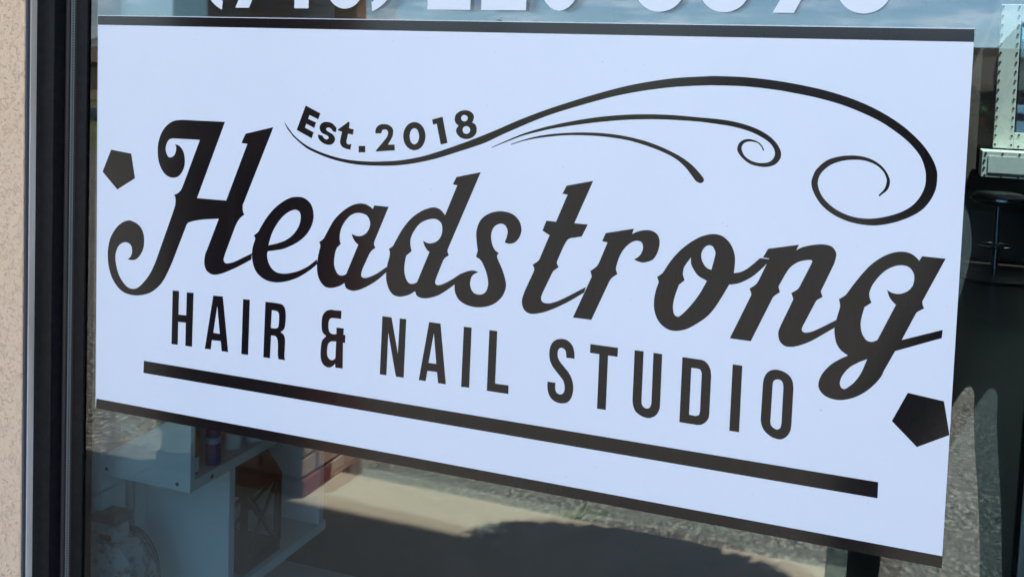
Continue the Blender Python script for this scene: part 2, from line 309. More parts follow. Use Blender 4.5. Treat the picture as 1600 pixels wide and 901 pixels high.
   '919.3,-282.7* 919.9,-290.6 923.9,-298.0 929.6,-304.5 940.0,-309.4* 932.1,-325.5 923.3,-339.2 915.9,-348.8 909.1,-355.9 906.0,-357.4 902.3,-355.6 900.5,-351.3 899.8,-343.4 901.7,-332.1 905.9,-318.1* 908.1,-315.8 912.7,-311.5* 910.9,-306.5 910.3,-302.6 911.9,-294.5',)),
 ('letter n script', ('1010.3,-263.5* 1045.4,-255.3* 1042.6,-262.1* 1049.3,-258.0 1060.7,-254.2 1072.1,-252.4 1080.7,-253.5 1085.1,-256.9 1087.5,-261.9 1087.1,-267.9 1085.7,-274.0* 1073.1,-306.2* 1072.8,-308.5 1074.9,-313.9* 1068.9,-318.3 1066.7,-322.1* 1054.0,-351.8* 1053.4,-355.6 1055.7,-358.0 1060.1,-357.9 1068.6,-354.2 1091.4,-339.3* 1089.8,-348.6* 1077.4,-358.0 1064.9,-367.2 1052.1,-374.2 1042.1,-377.3 1034.7,-376.9 1029.3,-372.5 1027.1,-365.8 1027.2,-359.6 1029.8,-351.6* 1041.8,-321.4* 1041.7,-318.8 1039.4,-313.4* 1046.0,-308.4 1048.7,-304.3* 1060.4,-276.6* 1061.2,-273.5 1059.4,-272.1 1053.0,-273.1 1045.8,-275.7 1038.8,-281.0 1033.3,-288.4 1024.6,-306.6* 1024.7,-308.4 1026.4,-313.6* 1020.1,-318.9 1018.0,-322.2* 995.4,-376.5* 970.5,-376.1* 992.9,-322.0* 993.2,-318.8 991.0,-313.2* 997.2,-308.3 1000.7,-303.3 1004.1,-295.3* 1010.0,-280.5* 1012.3,-274.9* 1004.8,-274.4*',)),
 ('letter g script', ('1093.2,-314.5* 1099.0,-310.1 1101.8,-306.7* 1109.0,-294.5 1118.0,-281.1 1127.0,-269.9 1138.0,-260.6 1149.1,-254.8 1159.4,-252.8 1167.9,-254.2 1173.8,-258.1 1176.9,-261.5* 1179.6,-255.9* 1204.0,-256.4* 1182.6,-306.9* 1183.2,-310.9 1184.9,-314.8* 1178.0,-319.6 1175.8,-323.4* 1163.3,-353.7* 1205.5,-336.8* 1204.9,-346.2* 1157.0,-367.3* 1146.3,-391.5* 1143.4,-399.2 1136.3,-409.5 1127.1,-419.2 1115.8,-427.2 1102.3,-432.3 1090.4,-432.4 1081.3,-428.7 1075.9,-421.4 1075.9,-412.9 1080.0,-402.8 1088.4,-392.1 1097.9,-384.5 1106.5,-379.2* 1098.4,-374.0 1093.0,-366.2 1090.5,-356.1 1090.1,-347.7 1091.9,-337.0 1094.5,-325.2 1094.7,-321.0',
   '1128.8,-314.6* 1126.2,-308.1 1126.2,-301.9 1129.2,-293.3 1135.4,-283.4 1142.6,-275.5 1151.8,-269.9 1160.2,-268.2 1166.9,-270.0 1171.5,-275.6 1172.8,-282.6 1171.4,-290.8 1166.5,-297.1 1159.2,-301.0 1151.6,-301.2 1144.8,-298.4* 1147.1,-304.8 1150.2,-309.5 1155.1,-314.1* 1137.4,-357.0* 1131.8,-359.8 1125.9,-358.9 1121.3,-353.3 1118.8,-345.3 1118.5,-335.9 1121.4,-320.7*',
   '1127.6,-380.5* 1117.6,-386.1 1108.2,-393.6 1101.8,-402.9 1099.2,-410.6 1100.2,-416.8 1104.2,-419.0 1109.3,-415.5 1115.8,-408.3 1122.1,-396.9',)),
 ('swash', ('334.9,-145.7* 338.8,-150.0 343.2,-155.2 354.0,-165.9 373.1,-177.5 394.0,-184.9 414.7,-189.9 435.1,-192.9 455.3,-193.9 475.2,-193.6 494.9,-192.1 514.4,-189.9 533.6,-186.4 552.6,-181.8 571.4,-175.7 590.0,-168.9 608.3,-161.9 626.4,-154.6 655.5,-142.1 692.8,-125.0 731.4,-109.5 777.6,-93.3 818.5,-80.6 848.7,-73.1 888.2,-65.9 927.0,-62.3 940.3,-61.5 973.1,-61.7 1005.3,-64.1 1037.0,-68.4 1068.3,-74.5 1099.1,-83.5 1125.6,-94.9 1149.9,-109.5 1170.2,-127.1 1182.6,-143.0 1189.1,-157.1 1190.4,-167.4 1189.4,-179.9 1184.4,-192.8 1176.3,-203.9 1163.3,-213.3 1146.1,-221.1 1126.5,-225.7 1104.4,-224.6 1085.8,-218.7 1070.9,-209.1 1061.0,-196.9 1055.9,-184.3 1056.8,-174.5 1061.5,-164.4 1072.3,-154.1 1086.3,-148.9 1099.4,-147.1 1112.5,-148.0 1124.6,-152.3 1133.9,-159.7 1139.3,-167.8 1141.3,-175.0 1139.2,-183.6 1131.1,-191.8* 1129.8,-190.8* 1135.8,-182.8 1137.7,-175.3 1137.0,-170.0 1133.1,-162.9 1124.8,-156.1 1112.7,-152.2 1100.6,-152.1 1088.6,-154.1 1076.6,-159.2 1067.8,-167.3 1063.7,-175.1 1063.1,-183.8 1067.1,-194.3 1074.8,-203.4 1087.5,-212.1 1104.0,-217.6 1122.1,-218.2 1139.8,-214.2 1155.2,-207.7 1166.4,-199.4 1173.6,-189.4 1177.8,-178.7 1178.7,-169.2 1177.3,-157.9 1172.1,-144.7 1162.8,-132.8 1150.6,-122.0 1130.2,-108.4 1109.9,-98.8 1085.3,-89.8 1058.4,-83.0 1031.3,-78.3 1005.8,-74.9 973.6,-72.6 940.9,-72.7 927.5,-73.2 888.7,-76.6 849.1,-83.0 808.8,-92.5 757.1,-108.7 718.9,-122.7 671.3,-144.4 644.8,-157.6 626.8,-164.7 608.6,-171.2 590.2,-177.8 571.7,-183.9 552.9,-189.0 533.8,-193.2 514.6,-196.3 495.1,-198.1 475.4,-199.0 455.4,-199.1 435.2,-197.5 414.8,-194.2 394.1,-188.8 373.2,-181.2 354.0,-168.6 343.3,-158.3 338.9,-152.7',)),
 ('swash', ('652.4,-163.8* 671.6,-154.5 693.5,-144.6 715.1,-136.9 736.5,-130.5 768.2,-122.8 799.4,-116.9 830.1,-113.0 860.4,-111.0 890.2,-110.6 919.5,-111.8 942.7,-112.8 958.1,-114.2 973.5,-117.0 988.8,-121.5 1002.0,-127.8 1011.9,-135.6 1017.6,-143.3 1019.9,-150.8 1018.3,-157.5 1013.3,-163.2 1004.9,-166.4 995.3,-166.6 984.4,-164.0 975.4,-157.9 969.6,-150.5 968.9,-145.1 971.3,-139.4 976.5,-135.8 983.0,-134.8 990.6,-136.6 996.2,-140.2 999.6,-145.5 1000.1,-147.4* 998.8,-147.3* 996.9,-143.4 992.9,-139.3 987.4,-137.8 982.0,-137.7 976.7,-139.8 974.1,-143.7 974.1,-148.1 977.4,-154.5 984.2,-159.6 991.8,-162.0 999.3,-162.2 1006.7,-160.4 1011.4,-155.7 1012.8,-150.1 1010.8,-143.7 1005.6,-137.5 996.8,-131.8 984.8,-126.5 971.6,-122.8 958.4,-120.4 943.0,-118.8 919.8,-117.0 890.4,-116.5 860.6,-117.1 830.4,-119.4 799.6,-123.3 768.4,-128.5 736.7,-134.8 715.2,-140.4 693.5,-147.1 671.7,-156.2 653.1,-164.4*',)),
 ('swash', ('679.3,-158.1* 693.7,-152.5 715.4,-145.9 736.9,-141.7 758.2,-139.1 779.3,-137.6 800.2,-137.3 820.9,-138.4 841.4,-141.1 861.8,-145.5 882.1,-152.2 902.2,-161.2 916.3,-170.6 926.5,-180.7 930.6,-186.2 929.8,-189.8 926.0,-191.2 921.0,-188.9 914.8,-181.5 906.6,-172.3 894.4,-163.2 878.2,-156.0 858.0,-149.7 837.5,-144.9 816.9,-142.4 796.2,-141.3 775.2,-141.5 754.1,-142.6 732.7,-145.4 715.5,-148.4 696.0,-153.2 679.8,-158.9*',)),
 ('letter E', ('370.1,-121.5* 394.0,-131.5* 390.7,-139.9* 376.7,-134.5* 374.5,-140.1* 387.3,-144.5* 384.8,-152.2* 371.6,-146.9* 369.6,-152.6* 383.7,-158.5* 380.8,-166.9* 356.1,-156.4*',)),
 ('letter s', ('419.6,-156.4* 414.9,-155.3 412.1,-152.2 407.6,-150.5 404.6,-151.5 404.0,-153.9 407.7,-156.4 414.0,-159.2 417.7,-163.8 417.9,-168.6 414.3,-172.9 408.2,-174.5 401.0,-173.2 394.7,-169.6 391.5,-165.3 391.0,-160.8* 398.0,-162.2* 400.8,-165.7 404.9,-167.2 407.6,-165.8 407.9,-163.5 404.8,-161.3 397.5,-158.7 393.7,-153.9 393.8,-148.5 398.2,-144.0 405.4,-142.8 413.6,-144.5 420.3,-150.4*',)),
 ('letter t', ('439.2,-140.6* 440.9,-142.2* 440.1,-149.7* 447.6,-151.1* 446.3,-158.2* 438.7,-157.4* 436.5,-167.3* 437.0,-170.8 439.7,-172.0 444.3,-171.2* 442.9,-179.3* 435.8,-178.3 429.6,-175.6 426.5,-170.5 426.9,-165.1 429.1,-155.2* 422.6,-153.8* 422.5,-152.4*',)),
 ('full stop', ('455.8,-173.2* 466.1,-172.6* 466.2,-181.4* 456.0,-182.1*',)),
 ('digit 2', ('481.1,-154.8* 481.9,-148.1 486.7,-143.1 494.5,-141.3 502.3,-142.7 507.7,-147.3 508.1,-154.6 505.8,-160.8 500.7,-168.9* 510.9,-168.3* 511.5,-176.1* 482.8,-179.4* 482.3,-178.4* 497.0,-161.3 500.2,-155.9 500.6,-151.5 498.6,-149.0 495.3,-148.6 491.8,-149.8 490.3,-154.1*',)),
 ('digit 0', ('556.9,-154.3 555.0,-163.9 549.2,-171.2 541.0,-174.2 532.5,-172.1 526.2,-165.5 523.7,-156.1 525.7,-146.5 531.6,-139.3 539.8,-136.3 548.2,-138.4 554.4,-145.0',
   '547.5,-155.0 546.7,-160.5 544.2,-164.6 540.7,-166.3 537.1,-165.0 534.4,-161.2 533.3,-155.8 534.1,-150.3 536.6,-146.2 540.1,-144.6 543.7,-145.8 546.3,-149.7',)),
 ('digit 1', ('565.9,-131.8* 581.2,-127.3* 589.5,-161.6* 579.7,-164.4* 573.0,-136.9* 567.8,-138.5*',)),
 ('digit 8', ('613.3,-117.2 620.7,-118.2 625.4,-122.2 626.4,-126.3 625.3,-130.6 623.9,-132.7* 628.5,-135.0 630.9,-140.4 629.9,-147.2 624.6,-152.5 616.4,-155.0 608.0,-153.4 602.3,-147.8 601.6,-142.8 604.8,-137.9* 600.4,-134.3 598.9,-129.3 600.6,-123.3 606.0,-118.9',
   '617.7,-127.4 617.1,-129.6 615.4,-131.2 613.0,-131.9 610.6,-131.4 608.8,-130.0 608.1,-127.9 608.7,-125.7 610.4,-124.1 612.8,-123.4 615.2,-123.9 617.0,-125.3',
   '621.7,-142.7 621.0,-145.3 619.1,-147.3 616.3,-148.1 613.6,-147.6 611.5,-145.8 610.7,-143.3 611.3,-140.7 613.3,-138.8 616.0,-138.0 618.8,-138.5 620.8,-140.2',)),
 ('letter H', ('145.1,-408.1* 156.8,-407.5* 156.4,-443.2* 170.4,-442.8* 171.0,-408.0* 183.2,-407.5* 181.6,-488.8* 169.4,-489.0* 169.9,-454.0* 155.9,-454.2* 155.5,-489.1* 144.0,-489.5*',)),
 ('letter A', ('218.5,-407.6* 235.4,-407.1* 246.2,-488.2* 234.7,-488.4* 232.8,-473.6* 217.0,-474.2* 215.5,-488.4* 204.8,-488.7*',
   '225.9,-422.1* 231.1,-463.2* 219.4,-463.1*',)),
 ('letter I', ('270.9,-406.9* 282.5,-406.6* 281.0,-487.9* 269.3,-488.2*',)),
 ('letter R', ('309.2,-406.4* 328.7,-406.3* 337.8,-407.5 342.4,-413.1 343.8,-422.5 343.4,-433.0 341.6,-441.9 335.7,-447.5* 340.8,-450.7 343.3,-457.4 343.2,-471.4 342.9,-481.9 344.0,-487.2* 332.9,-487.3* 331.7,-479.9 331.6,-465.9 330.4,-458.2 326.7,-454.3 319.8,-454.2* 318.4,-487.8* 307.2,-487.9*',
   '320.2,-417.4* 328.0,-417.7* 331.6,-419.6 332.8,-425.5 332.4,-436.1 330.9,-441.5 325.5,-443.5 319.1,-443.3*',)),
 ('ampersand', ('434.5,-405.1* 434.4,-416.5* 420.0,-416.9* 416.1,-419.1 414.3,-424.4 414.5,-432.9 416.6,-437.8 421.5,-439.8 427.3,-438.9* 427.2,-429.7* 438.8,-429.4* 438.6,-438.5* 441.7,-438.6* 441.4,-449.7* 438.1,-449.8* 438.5,-486.3* 426.9,-486.8* 426.0,-481.1* 422.6,-485.0 416.9,-487.9 410.0,-486.8 405.0,-482.3 402.5,-474.0 402.6,-461.9 404.3,-451.4 410.9,-443.7* 405.6,-440.0 403.5,-434.3 403.2,-422.3 405.0,-414.4 410.1,-408.1 417.8,-405.5 422.6,-405.5*',
   '427.1,-449.3* 426.6,-467.3 426.2,-473.4 422.4,-476.5 417.5,-476.3 413.5,-471.7 412.9,-462.3 414.5,-454.4 418.8,-450.4*',)),
 ('letter N', ('498.9,-405.0* 513.0,-405.0* 524.1,-454.2* 525.7,-405.0* 535.5,-404.8* 533.9,-486.1* 521.9,-486.1* 508.6,-426.1* 507.3,-486.3* 497.1,-486.5*',)),
 ('letter A', ('570.0,-404.6* 586.8,-404.6* 597.2,-486.0* 585.8,-486.2* 583.7,-471.3* 569.4,-471.5* 567.1,-486.0* 556.8,-486.0*',
   '577.4,-418.4* 582.3,-460.3* 570.7,-460.4*',)),
 ('letter I', ('621.0,-404.7* 632.3,-404.6* 631.4,-485.8* 619.7,-486.2*',)),
 ('letter L', ('657.8,-404.7* 669.0,-404.7* 668.3,-474.9* 687.4,-474.7* 687.4,-486.1* 656.9,-486.2*',)),
 ('letter S', ('776.2,-427.2* 775.6,-419.1 773.6,-412.4 769.8,-407.4 764.0,-404.2 756.8,-403.9 750.4,-406.0 745.5,-410.5 742.8,-417.1 742.0,-424.9 743.1,-433.1 746.6,-440.4 751.9,-446.6 757.9,-452.8 762.5,-458.4 764.3,-465.1 764.0,-471.5 761.6,-475.0 758.8,-476.1 755.2,-475.5 752.4,-472.4 751.7,-467.7 751.8,-462.0* 741.0,-461.9* 741.1,-469.9 742.9,-477.3 746.7,-483.1 752.7,-486.7 760.7,-487.6 767.8,-485.6 772.6,-480.7 775.2,-473.3 775.9,-464.9 774.3,-456.0 770.0,-447.6 763.2,-440.2 757.2,-434.0 754.1,-428.9 753.2,-422.7 754.4,-418.0 757.2,-415.5 760.1,-415.6 763.4,-417.9 764.7,-421.9 765.2,-427.3*',)),
 ('letter T', ('796.5,-405.5* 832.6,-405.7* 832.4,-417.2* 820.1,-417.2* 819.9,-487.2* 808.4,-487.3* 808.7,-416.9* 796.4,-416.9*',)),
 ('letter U', ('854.1,-405.9* 865.5,-405.9* 865.4,-468.2* 866.0,-472.9 868.9,-476.5 873.0,-477.3 876.3,-475.4 878.1,-470.4* 878.0,-406.1* 889.0,-406.3* 889.0,-467.4* 888.5,-475.6 884.8,-483.6 878.9,-487.9 873.5,-489.1 865.9,-487.8 858.2,-482.9 854.8,-475.3 853.9,-468.6*',)),
 ('letter D', ('914.2,-406.6* 931.1,-406.8* 939.4,-407.2 945.1,-410.7 948.9,-417.2 950.3,-424.8* 950.1,-471.4* 949.3,-477.9 945.6,-483.7 940.9,-487.0 936.1,-488.2* 914.0,-488.1*',
   '925.7,-418.3* 933.0,-418.3* 936.9,-419.3 938.8,-423.6* 938.7,-471.0* 937.6,-475.4 933.5,-477.5* 925.5,-477.0*',)),
 ('letter I', ('975.4,-407.3* 986.9,-407.4* 986.8,-489.2* 975.1,-489.1*',)),
 ('letter O', ('1012.0,-427.2* 1012.7,-420.2 1015.7,-412.8 1020.8,-408.4 1027.3,-406.8 1035.3,-408.1 1042.0,-411.9 1046.0,-418.2 1047.4,-426.2* 1047.2,-470.2* 1046.3,-477.9 1042.9,-484.7 1037.9,-489.0 1032.7,-490.2 1024.6,-488.4 1017.1,-483.3 1013.2,-477.0 1011.5,-470.3*',
   '1023.3,-427.0* 1023.8,-422.0 1025.9,-419.3 1028.5,-418.3 1032.5,-418.7 1035.0,-421.8 1035.9,-426.5* 1035.8,-470.6* 1034.9,-475.6 1032.7,-478.0 1030.1,-478.7 1026.1,-477.0 1023.5,-474.0 1022.8,-469.9*',)),
 ('pentagon', ('27.0,-203.7* 65.3,-207.5* 72.7,-244.4* 39.4,-263.8* 10.8,-238.5*',)),
 ('pentagon', ('1173.0,-413.4* 1211.2,-417.5* 1219.0,-455.0* 1185.9,-474.3* 1157.8,-448.5*',)),
 ('underline bar', ('92.9,-521.9* 1147.0,-522.2* 1147.2,-541.2* 92.2,-540.8*',)),
 ('border band', ('0.3,-1.0* 1219.1,-1.0* 1219.4,-15.0* 0.1,-14.6*',)),
 ('border band', ('1.6,-594.1* 1219.7,-595.1* 1219.4,-609.0* 0.5,-609.6*',)),
]

# ================================================================== THE SETTING
ZS = 1.611                      # top edge of the sign above the pavement
KERB_Y = -2.09
M_CONC = mat('concrete', (0.49, 0.415, 0.30), 0.85, noise=[(1.2, (0.56, 0.475, 0.35), .4, .65), (6, (0.42, 0.36, 0.27), .52, .7), (160, (0.36, 0.31, 0.235), .55, .75, 3)], bump=(240, .35, .002))
M_ASPH = mat('asphalt', (0.13, 0.122, 0.105), 0.9, noise=[(46, (0.46, 0.42, 0.34), .53, .59, 2), (52, (0.025, 0.023, 0.02), .535, .60, 2), (9, (0.16, 0.15, 0.125), .5, .7), (1.5, (0.13, 0.122, 0.105), .45, .7)], bump=(75, .8, .006, 3))
M_GRASS = mat('dry_grass', (0.10, 0.115, 0.04), 0.95, noise=[(0.4, (0.20, 0.17, 0.085), .4, .62), (3, (0.07, 0.09, 0.03), .45, .7)])
def lot_z(y): return -0.11 - max(0, (-y - 3)) * 0.035 if y > -45 else -1.58
# ground: one sheet that reaches the horizon, dipping gently from the kerb to the street
def sheet(name, xs, ys, zf, m):
    b = B(); vs = [(x, y, zf(x, y)) for y in ys for x in xs]; nx = len(xs)
    fs = [(j*nx+i, j*nx+i+1, (j+1)*nx+i+1, (j+1)*nx+i) for j in range(len(ys)-1) for i in range(nx-1)]
    return struct(b.add(vs, fs).build(name, m))
sheet('ground', [-9000, -200, 200, 9000], [-9000, -45, -3, 0, 9000], lambda x, y: lot_z(y) - .06, M_GRASS)
sheet('parking_lot', [-16, 0, 10, 60], [-42, -20, -3, -1.6], lambda x, y: lot_z(y), M_ASPH)
# pavement of cast slabs
sw = struct(B().box(-1.44, 9, KERB_Y + .01, -.02, -.25, -.012).box(-7, -1.442, -1.85, -.02, -.25, -.012).build('pavement', M_CONC))
for i in range(2, 8):
    x0 = -1.44 + (i-4)*2.6; ky = KERB_Y if i > 3 else -1.86
    B().box(x0 + .005, x0 + 2.595, ky, -.03, -.16, 0).build('slab', M_CONC, sw, bevel=.008)
# mountain ridge on the far side of the town
M_HILL = mat('mountain', (0.17, 0.19, 0.20), 1, noise=[(.004, (0.27, 0.28, 0.28), .4, .65)])
b = B(); N_ = 320; rows = []
for j in range(5):
    for i in range(N_):
        a = math.radians(-75 + 150*i/(N_-1)); t = j/4
        h = (95 + 40*math.sin(a*5.1+.6) + 30*math.sin(a*13+2) + 18*math.sin(a*31) + 165*math.exp(-((math.degrees(a) - 7.5)/2.6)**2) + random.uniform(-9, 9))*(1-abs(t-.5)*2)
        d = 4600 + 900*t
        rows.append((math.sin(a)*d, -math.cos(a)*d, max(h, 0)*(.75 if j in (1,3) else 1) - 8))
b.add(rows, [(j*N_+i, j*N_+i+1, (j+1)*N_+i+1, (j+1)*N_+i) for j in range(4) for i in range(N_-1)])
struct(b.build('hills', M_HILL))

# ------------------------------------------------------------------ shop front: stucco wall and window
WT = math.radians(0.5)          # the frame leans a hair against the sign
wall = thing('stucco_wall', 'tan stucco wall left of the black window frame', 'wall', (-.104, -.045, 1.2), (0, WT, 0))
o = B().box(-5.5, 0, 0, .25, -1.2, 4.2).build('render_coat', M_STUCCO, wall, bevel=.004)
B().box(.0, .0035, .0025, .0075, -1.2, 2.2).build('sealant_line', M_SEAL, wall)
B().box(.0, .0048, .0078, .030, -1.2, 2.2).build('casing_bead', M_BEAD, wall, bevel=.001)
wall2 = thing('stucco_wall', 'tan stucco wall over the shop window under the porch roof', 'wall', (0, 0, 0))
B().box(-.10, 8.5, -.045, .2, 2.62, 5.4).build('render_coat', M_STUCCO, wall2, bevel=.004)
B().box(5.62, 8.5, -.045, .2, -.05, 2.615).build('render_coat', M_STUCCO, wall2, bevel=.004)

def make_window(x0, x1, label, rot, first):
    """x0..x1 = visible glass; aluminium storefront frame with two panes on a metal spacer"""
    t = thing('storefront_window', label, 'window', (0, 0, 1.2), (0, rot, 0))
    zb, zt = .12 - 1.2, 2.5 - 1.2
    for s, xe in ((1, x0), (-1, x1)):
        def X(a, b): return tuple(sorted((xe + s*a, xe + s*b)))
        w = .0445
        B().box(*X(-.0170-w, -.0170), -.0255, .058, zb - .1, zt + .1).build('jamb', M_BLACK, t, bevel=.0012)
        B().box(*X(-.0168, -.0085), -.0015, -.0002, zb, zt).build('face_stop', M_BLACK, t)
        B().tube([(xe - s*.0122, -.0022, zb), (xe - s*.0122, -.0022, zt)], .0042, 10).build('gasket', M_RUBBER, t, smooth=True)
        B().box(*X(-.0165, -.0015), .0068, .0125, zb, zt).build('spacer_bar', M_SPACER, t)
        B().box(*X(-.0166, .0008), .034, .046, zb, zt).build('inner_stop', M_BLACK, t, bevel=.001)
        if s == 1 and first:
            B().box(xe + .0058, xe + .0270, -.0042, -.0002, zb, zt).build('glazing_bead', M_BLACK, t, bevel=.0008)
            B().box(xe + .0012, xe + .0056, -.0030, -.0002, zb, zt).build('wedge_gasket', M_RUBBER, t, bevel=.0006)
            B().box(xe - .0078, xe + .0008, -.0014, -.0002, zb, zt).build('weather_strip', M_SPACER, t)
            hb = B()
            for k in range(300):
                z = .5 - 1.2 + k*.0042
                hb.box(xe - .0046, xe - .0024, -.0018, -.00142, z, z + .0018)
            h = hb.build('perforation', M_RUBBER, t); h['kind'] = 'stuff'
    B().box(x0 - .0172, x1 + .0172, -.0255, .058, zb - .1, zb + .001).build('sill_rail', M_BLACK, t, bevel=.0012)
    B().box(x0 - .0172, x1 + .0172, -.0255, .058, zt - .001, zt + .1).build('head_rail', M_BLACK, t, bevel=.0012)
    B().box(x0 - .012, x1 + .012, 0, .006, zb, zt).build('glass_pane', M_GLASS, t)
    g = B().box(-(x1-x0)/2 - .008, (x1-x0)/2 + .008, 0, .006, zb, zt).build('glass_pane', M_GLASS2, t)
    g.location = ((x0+x1)/2, .0200, 0); g.rotation_euler = (0, 0, math.radians(YAW2))
    return t
YAW2 = -1.0
make_window(-.0480, 1.2975, 'black framed double glazed shop window holding the white sign', WT, True)
make_window(1.42, 2.76, 'black framed shop window past the right edge of the sign window', 0, False)
make_window(2.88, 4.16, 'unseen black framed shop window added to light the salon, third along the shop front from the stucco wall', 0, False)  # third window, unseen, added so more daylight reaches the back of the salon
make_window(4.28, 5.55, 'unseen black framed shop window added to light the salon, last along the shop front', 0, False)  # last window, unseen, likewise added to bring daylight into the salon

# porch roof over the pavement; its eave draws the shadow line on the slabs
roof = thing('porch_roof', 'flat porch roof shading the pavement in front of the shop', 'roof', (0, 0, 4.5))
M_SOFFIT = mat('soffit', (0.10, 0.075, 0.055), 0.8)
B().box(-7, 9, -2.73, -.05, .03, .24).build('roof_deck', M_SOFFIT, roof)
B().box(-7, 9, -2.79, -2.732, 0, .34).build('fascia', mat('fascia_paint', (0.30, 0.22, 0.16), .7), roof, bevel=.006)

# brick pillars that carry the porch
M_BRICK = mat('brick', (0.25, 0.058, 0.036), 0.85, noise=[(3.1, (0.16, 0.04, 0.028), .42, .62), (60, (0.50, 0.20, 0.12), .55, .8)], bump=(120, .5, .003))
M_BRICK2 = mat('brick_pale', (0.42, 0.27, 0.20), 0.85, noise=[(5, (0.42, 0.22, 0.15), .45, .6)], bump=(120, .5, .003))
M_MORTAR = mat('mortar', (0.24, 0.20, 0.165), 0.95, bump=(200, .5, .002))
M_PIER = mat('pier_stucco', (0.40, 0.235, 0.14), 0.9, bump=(90, .6, .003))
bm_long = {}
def brick_mesh(w, d, m):
    k = (round(w, 3), round(d, 3), m.name)
    if k not in bm_long:
        o_ = B().box(-w/2, w/2, -d/2, d/2, -.0325, .0325).build('brick', m, None, bevel=.004, seg=1)
        bm_long[k] = o_.data; bpy.data.objects.remove(o_)
    return bm_long[k]
def pillar(x0, x1, y0, y1, label):
    t = thing('brick_pillar', label, 'pillar', ((x0+x1)/2, (y0+y1)/2, 0))
    W, D = x1-x0, y1-y0
    B().box(-W/2+.014, W/2-.014, -D/2+.014, D/2-.014, -.12, 1.22).build('mortar_core', M_MORTAR, t)
    B().box(-W/2-.02, W/2+.02, -D/2-.02, D/2+.02, 1.205, 1.265).build('cap_stone', M_CONC, t, bevel=.01)
    B().box(-W/2+.03, W/2-.03, -D/2+.03, D/2-.03, 1.267, 4.52).build('pier', M_PIER, t, bevel=.008)
    for c in range(16):
        z = -.005 + c*.075 + .0375
        for ax in (0, 1):
            Ln = W if ax == 0 else D
            for s in (-1, 1):
                off = ((c + ax) % 2)
                u = -Ln/2 + (.098 if off else 0); e = Ln/2 - (0 if off else .098)
                e0 = e
                n = max(1, round((e-u)/.215)); st = (e-u)/n
                for k in range(n):
                    a = u + k*st + .004; bnd = u + (k+1)*st - .004
                    w = bnd - a
                    mm = M_BRICK2 if (c < 3 and random.random() < .6) or random.random() < .12 else M_BRICK
                    if ax == 0: me = brick_mesh(w, .09, mm); loc = ((a+bnd)/2, s*(D/2-.045 + random.uniform(-.002, .002)), z)
                    else: me = brick_mesh(.09, w, mm); loc = (s*(W/2-.045 + random.uniform(-.002, .002)), (a+bnd)/2, z)
                    br = link('brick', me, t); br.location = loc
    return t
pillar(-1.42, -.77, -2.29, -1.82, 'red brick porch pillar mirrored in the lower left of the window')
pillar(4.9, 5.55, -2.29, -1.82, 'red brick porch pillar standing farther right along the pavement')

# unseen hanging basket, added only to cast the bulge in the eave's shadow line
M_LEAF = mat('basket_leaf', (0.06, 0.11, 0.03), .6, noise=[(9, (0.10, 0.15, 0.045), .4, .6)])
def leaf_cloud(name, n, fn, size, m, parent):
    b = B()
    for _ in range(n):
        p = Vector(fn()); r = size*random.uniform(.6, 1.3)
        q = Matrix.Rotation(random.uniform(0, 6.28), 3, 'Z') @ Matrix.Rotation(random.uniform(-1.2, 1.2), 3, 'X')
        pts = [q @ Vector(v) * r + p for v in ((-.45, 0, 0), (0, -.25, .05), (.55, 0, 0), (0, .25, .05))]
        b.add(pts, [(0, 1, 2), (0, 2, 3)])
    return b.build(name, m, parent)
hb = thing('shadow_basket', 'unseen leafy hanging basket added below the porch eave to shape its shadow', 'basket', (1.16, -2.37, 2.22))
B().lathe([(.06, -.02), (.17, 0), (.25, .08), (.28, .17), (.27, .18), (.02, .17)], n=24).build('pot', mat('coir', (.12, .07, .035), .95, bump=(90, .8, .006)), hb, smooth=True)
def bk():
    a = random.uniform(0, 6.28); r = .46*math.sqrt(random.random()); return (r*math.cos(a)*1.2, r*math.sin(a)*.5, .16 + random.uniform(-.13, .24)*(1.3-1.6*r))
lc = leaf_cloud('foliage', 5000, bk, .05, M_LEAF, hb); lc['kind'] = 'stuff'
for k in range(3):
    a = k*2.094
    B().tube([(.25*math.cos(a), .25*math.sin(a), .17), (0, 0, .85)], .003, 6).build('chain', M_SPACER, hb)
B().tube([(0, 0, .85), (0, 0, 2.31)], .004, 6).build('hook', M_SPACER, hb)

# ------------------------------------------------------------------ the room behind the glass
M_FLOOR = mat('dark_floor', (0.035, 0.022, 0.016), 0.35, noise=[(2, (0.05, 0.032, 0.023), .4, .65, 6, (1, 9, 1))])
M_WALLIN = mat('room_paint', (0.16, 0.19, 0.20), 0.8)
M_WALLBACK = mat('room_brown', (0.10, 0.072, 0.056), 0.75)
struct(B().box(-1.6, 7, .12, 8.8, -.1, 0).build('room_floor', M_FLOOR))
struct(B().box(-1.6, 2.1, .12, 8.8, 3.0, 3.1).box(2.1, 4.0, .12, 7.72, 3.0, 3.1).box(2.1, 4.0, 8.55, 8.8, 3.0, 3.1).box(4.0, 7, .12, 8.8, 3.0, 3.1).build('room_ceiling', mat('ceiling_paint', (.35, .35, .34), .9)))  # ceiling left open where the added roof opening lets the sun in
struct(B().box(-1.6, 7.1, 8.7, 8.85, -.1, 3.1).build('wall_back', M_WALLBACK))
struct(B().box(-1.75, -1.6, .12, 8.8, -.1, 3.1).build('wall_left', M_WALLIN))
struct(B().box(7, 7.15, .12, 8.8, -.1, 3.1).build('wall_right', M_WALLIN))
skl = thing('added_skylight', 'unseen roof opening added to light the mirror at the back of the salon', 'added_skylight', (3.05, 8.135, 3.1))  # unseen roof opening, added so sun reaches the mirror frame and drawer ledge
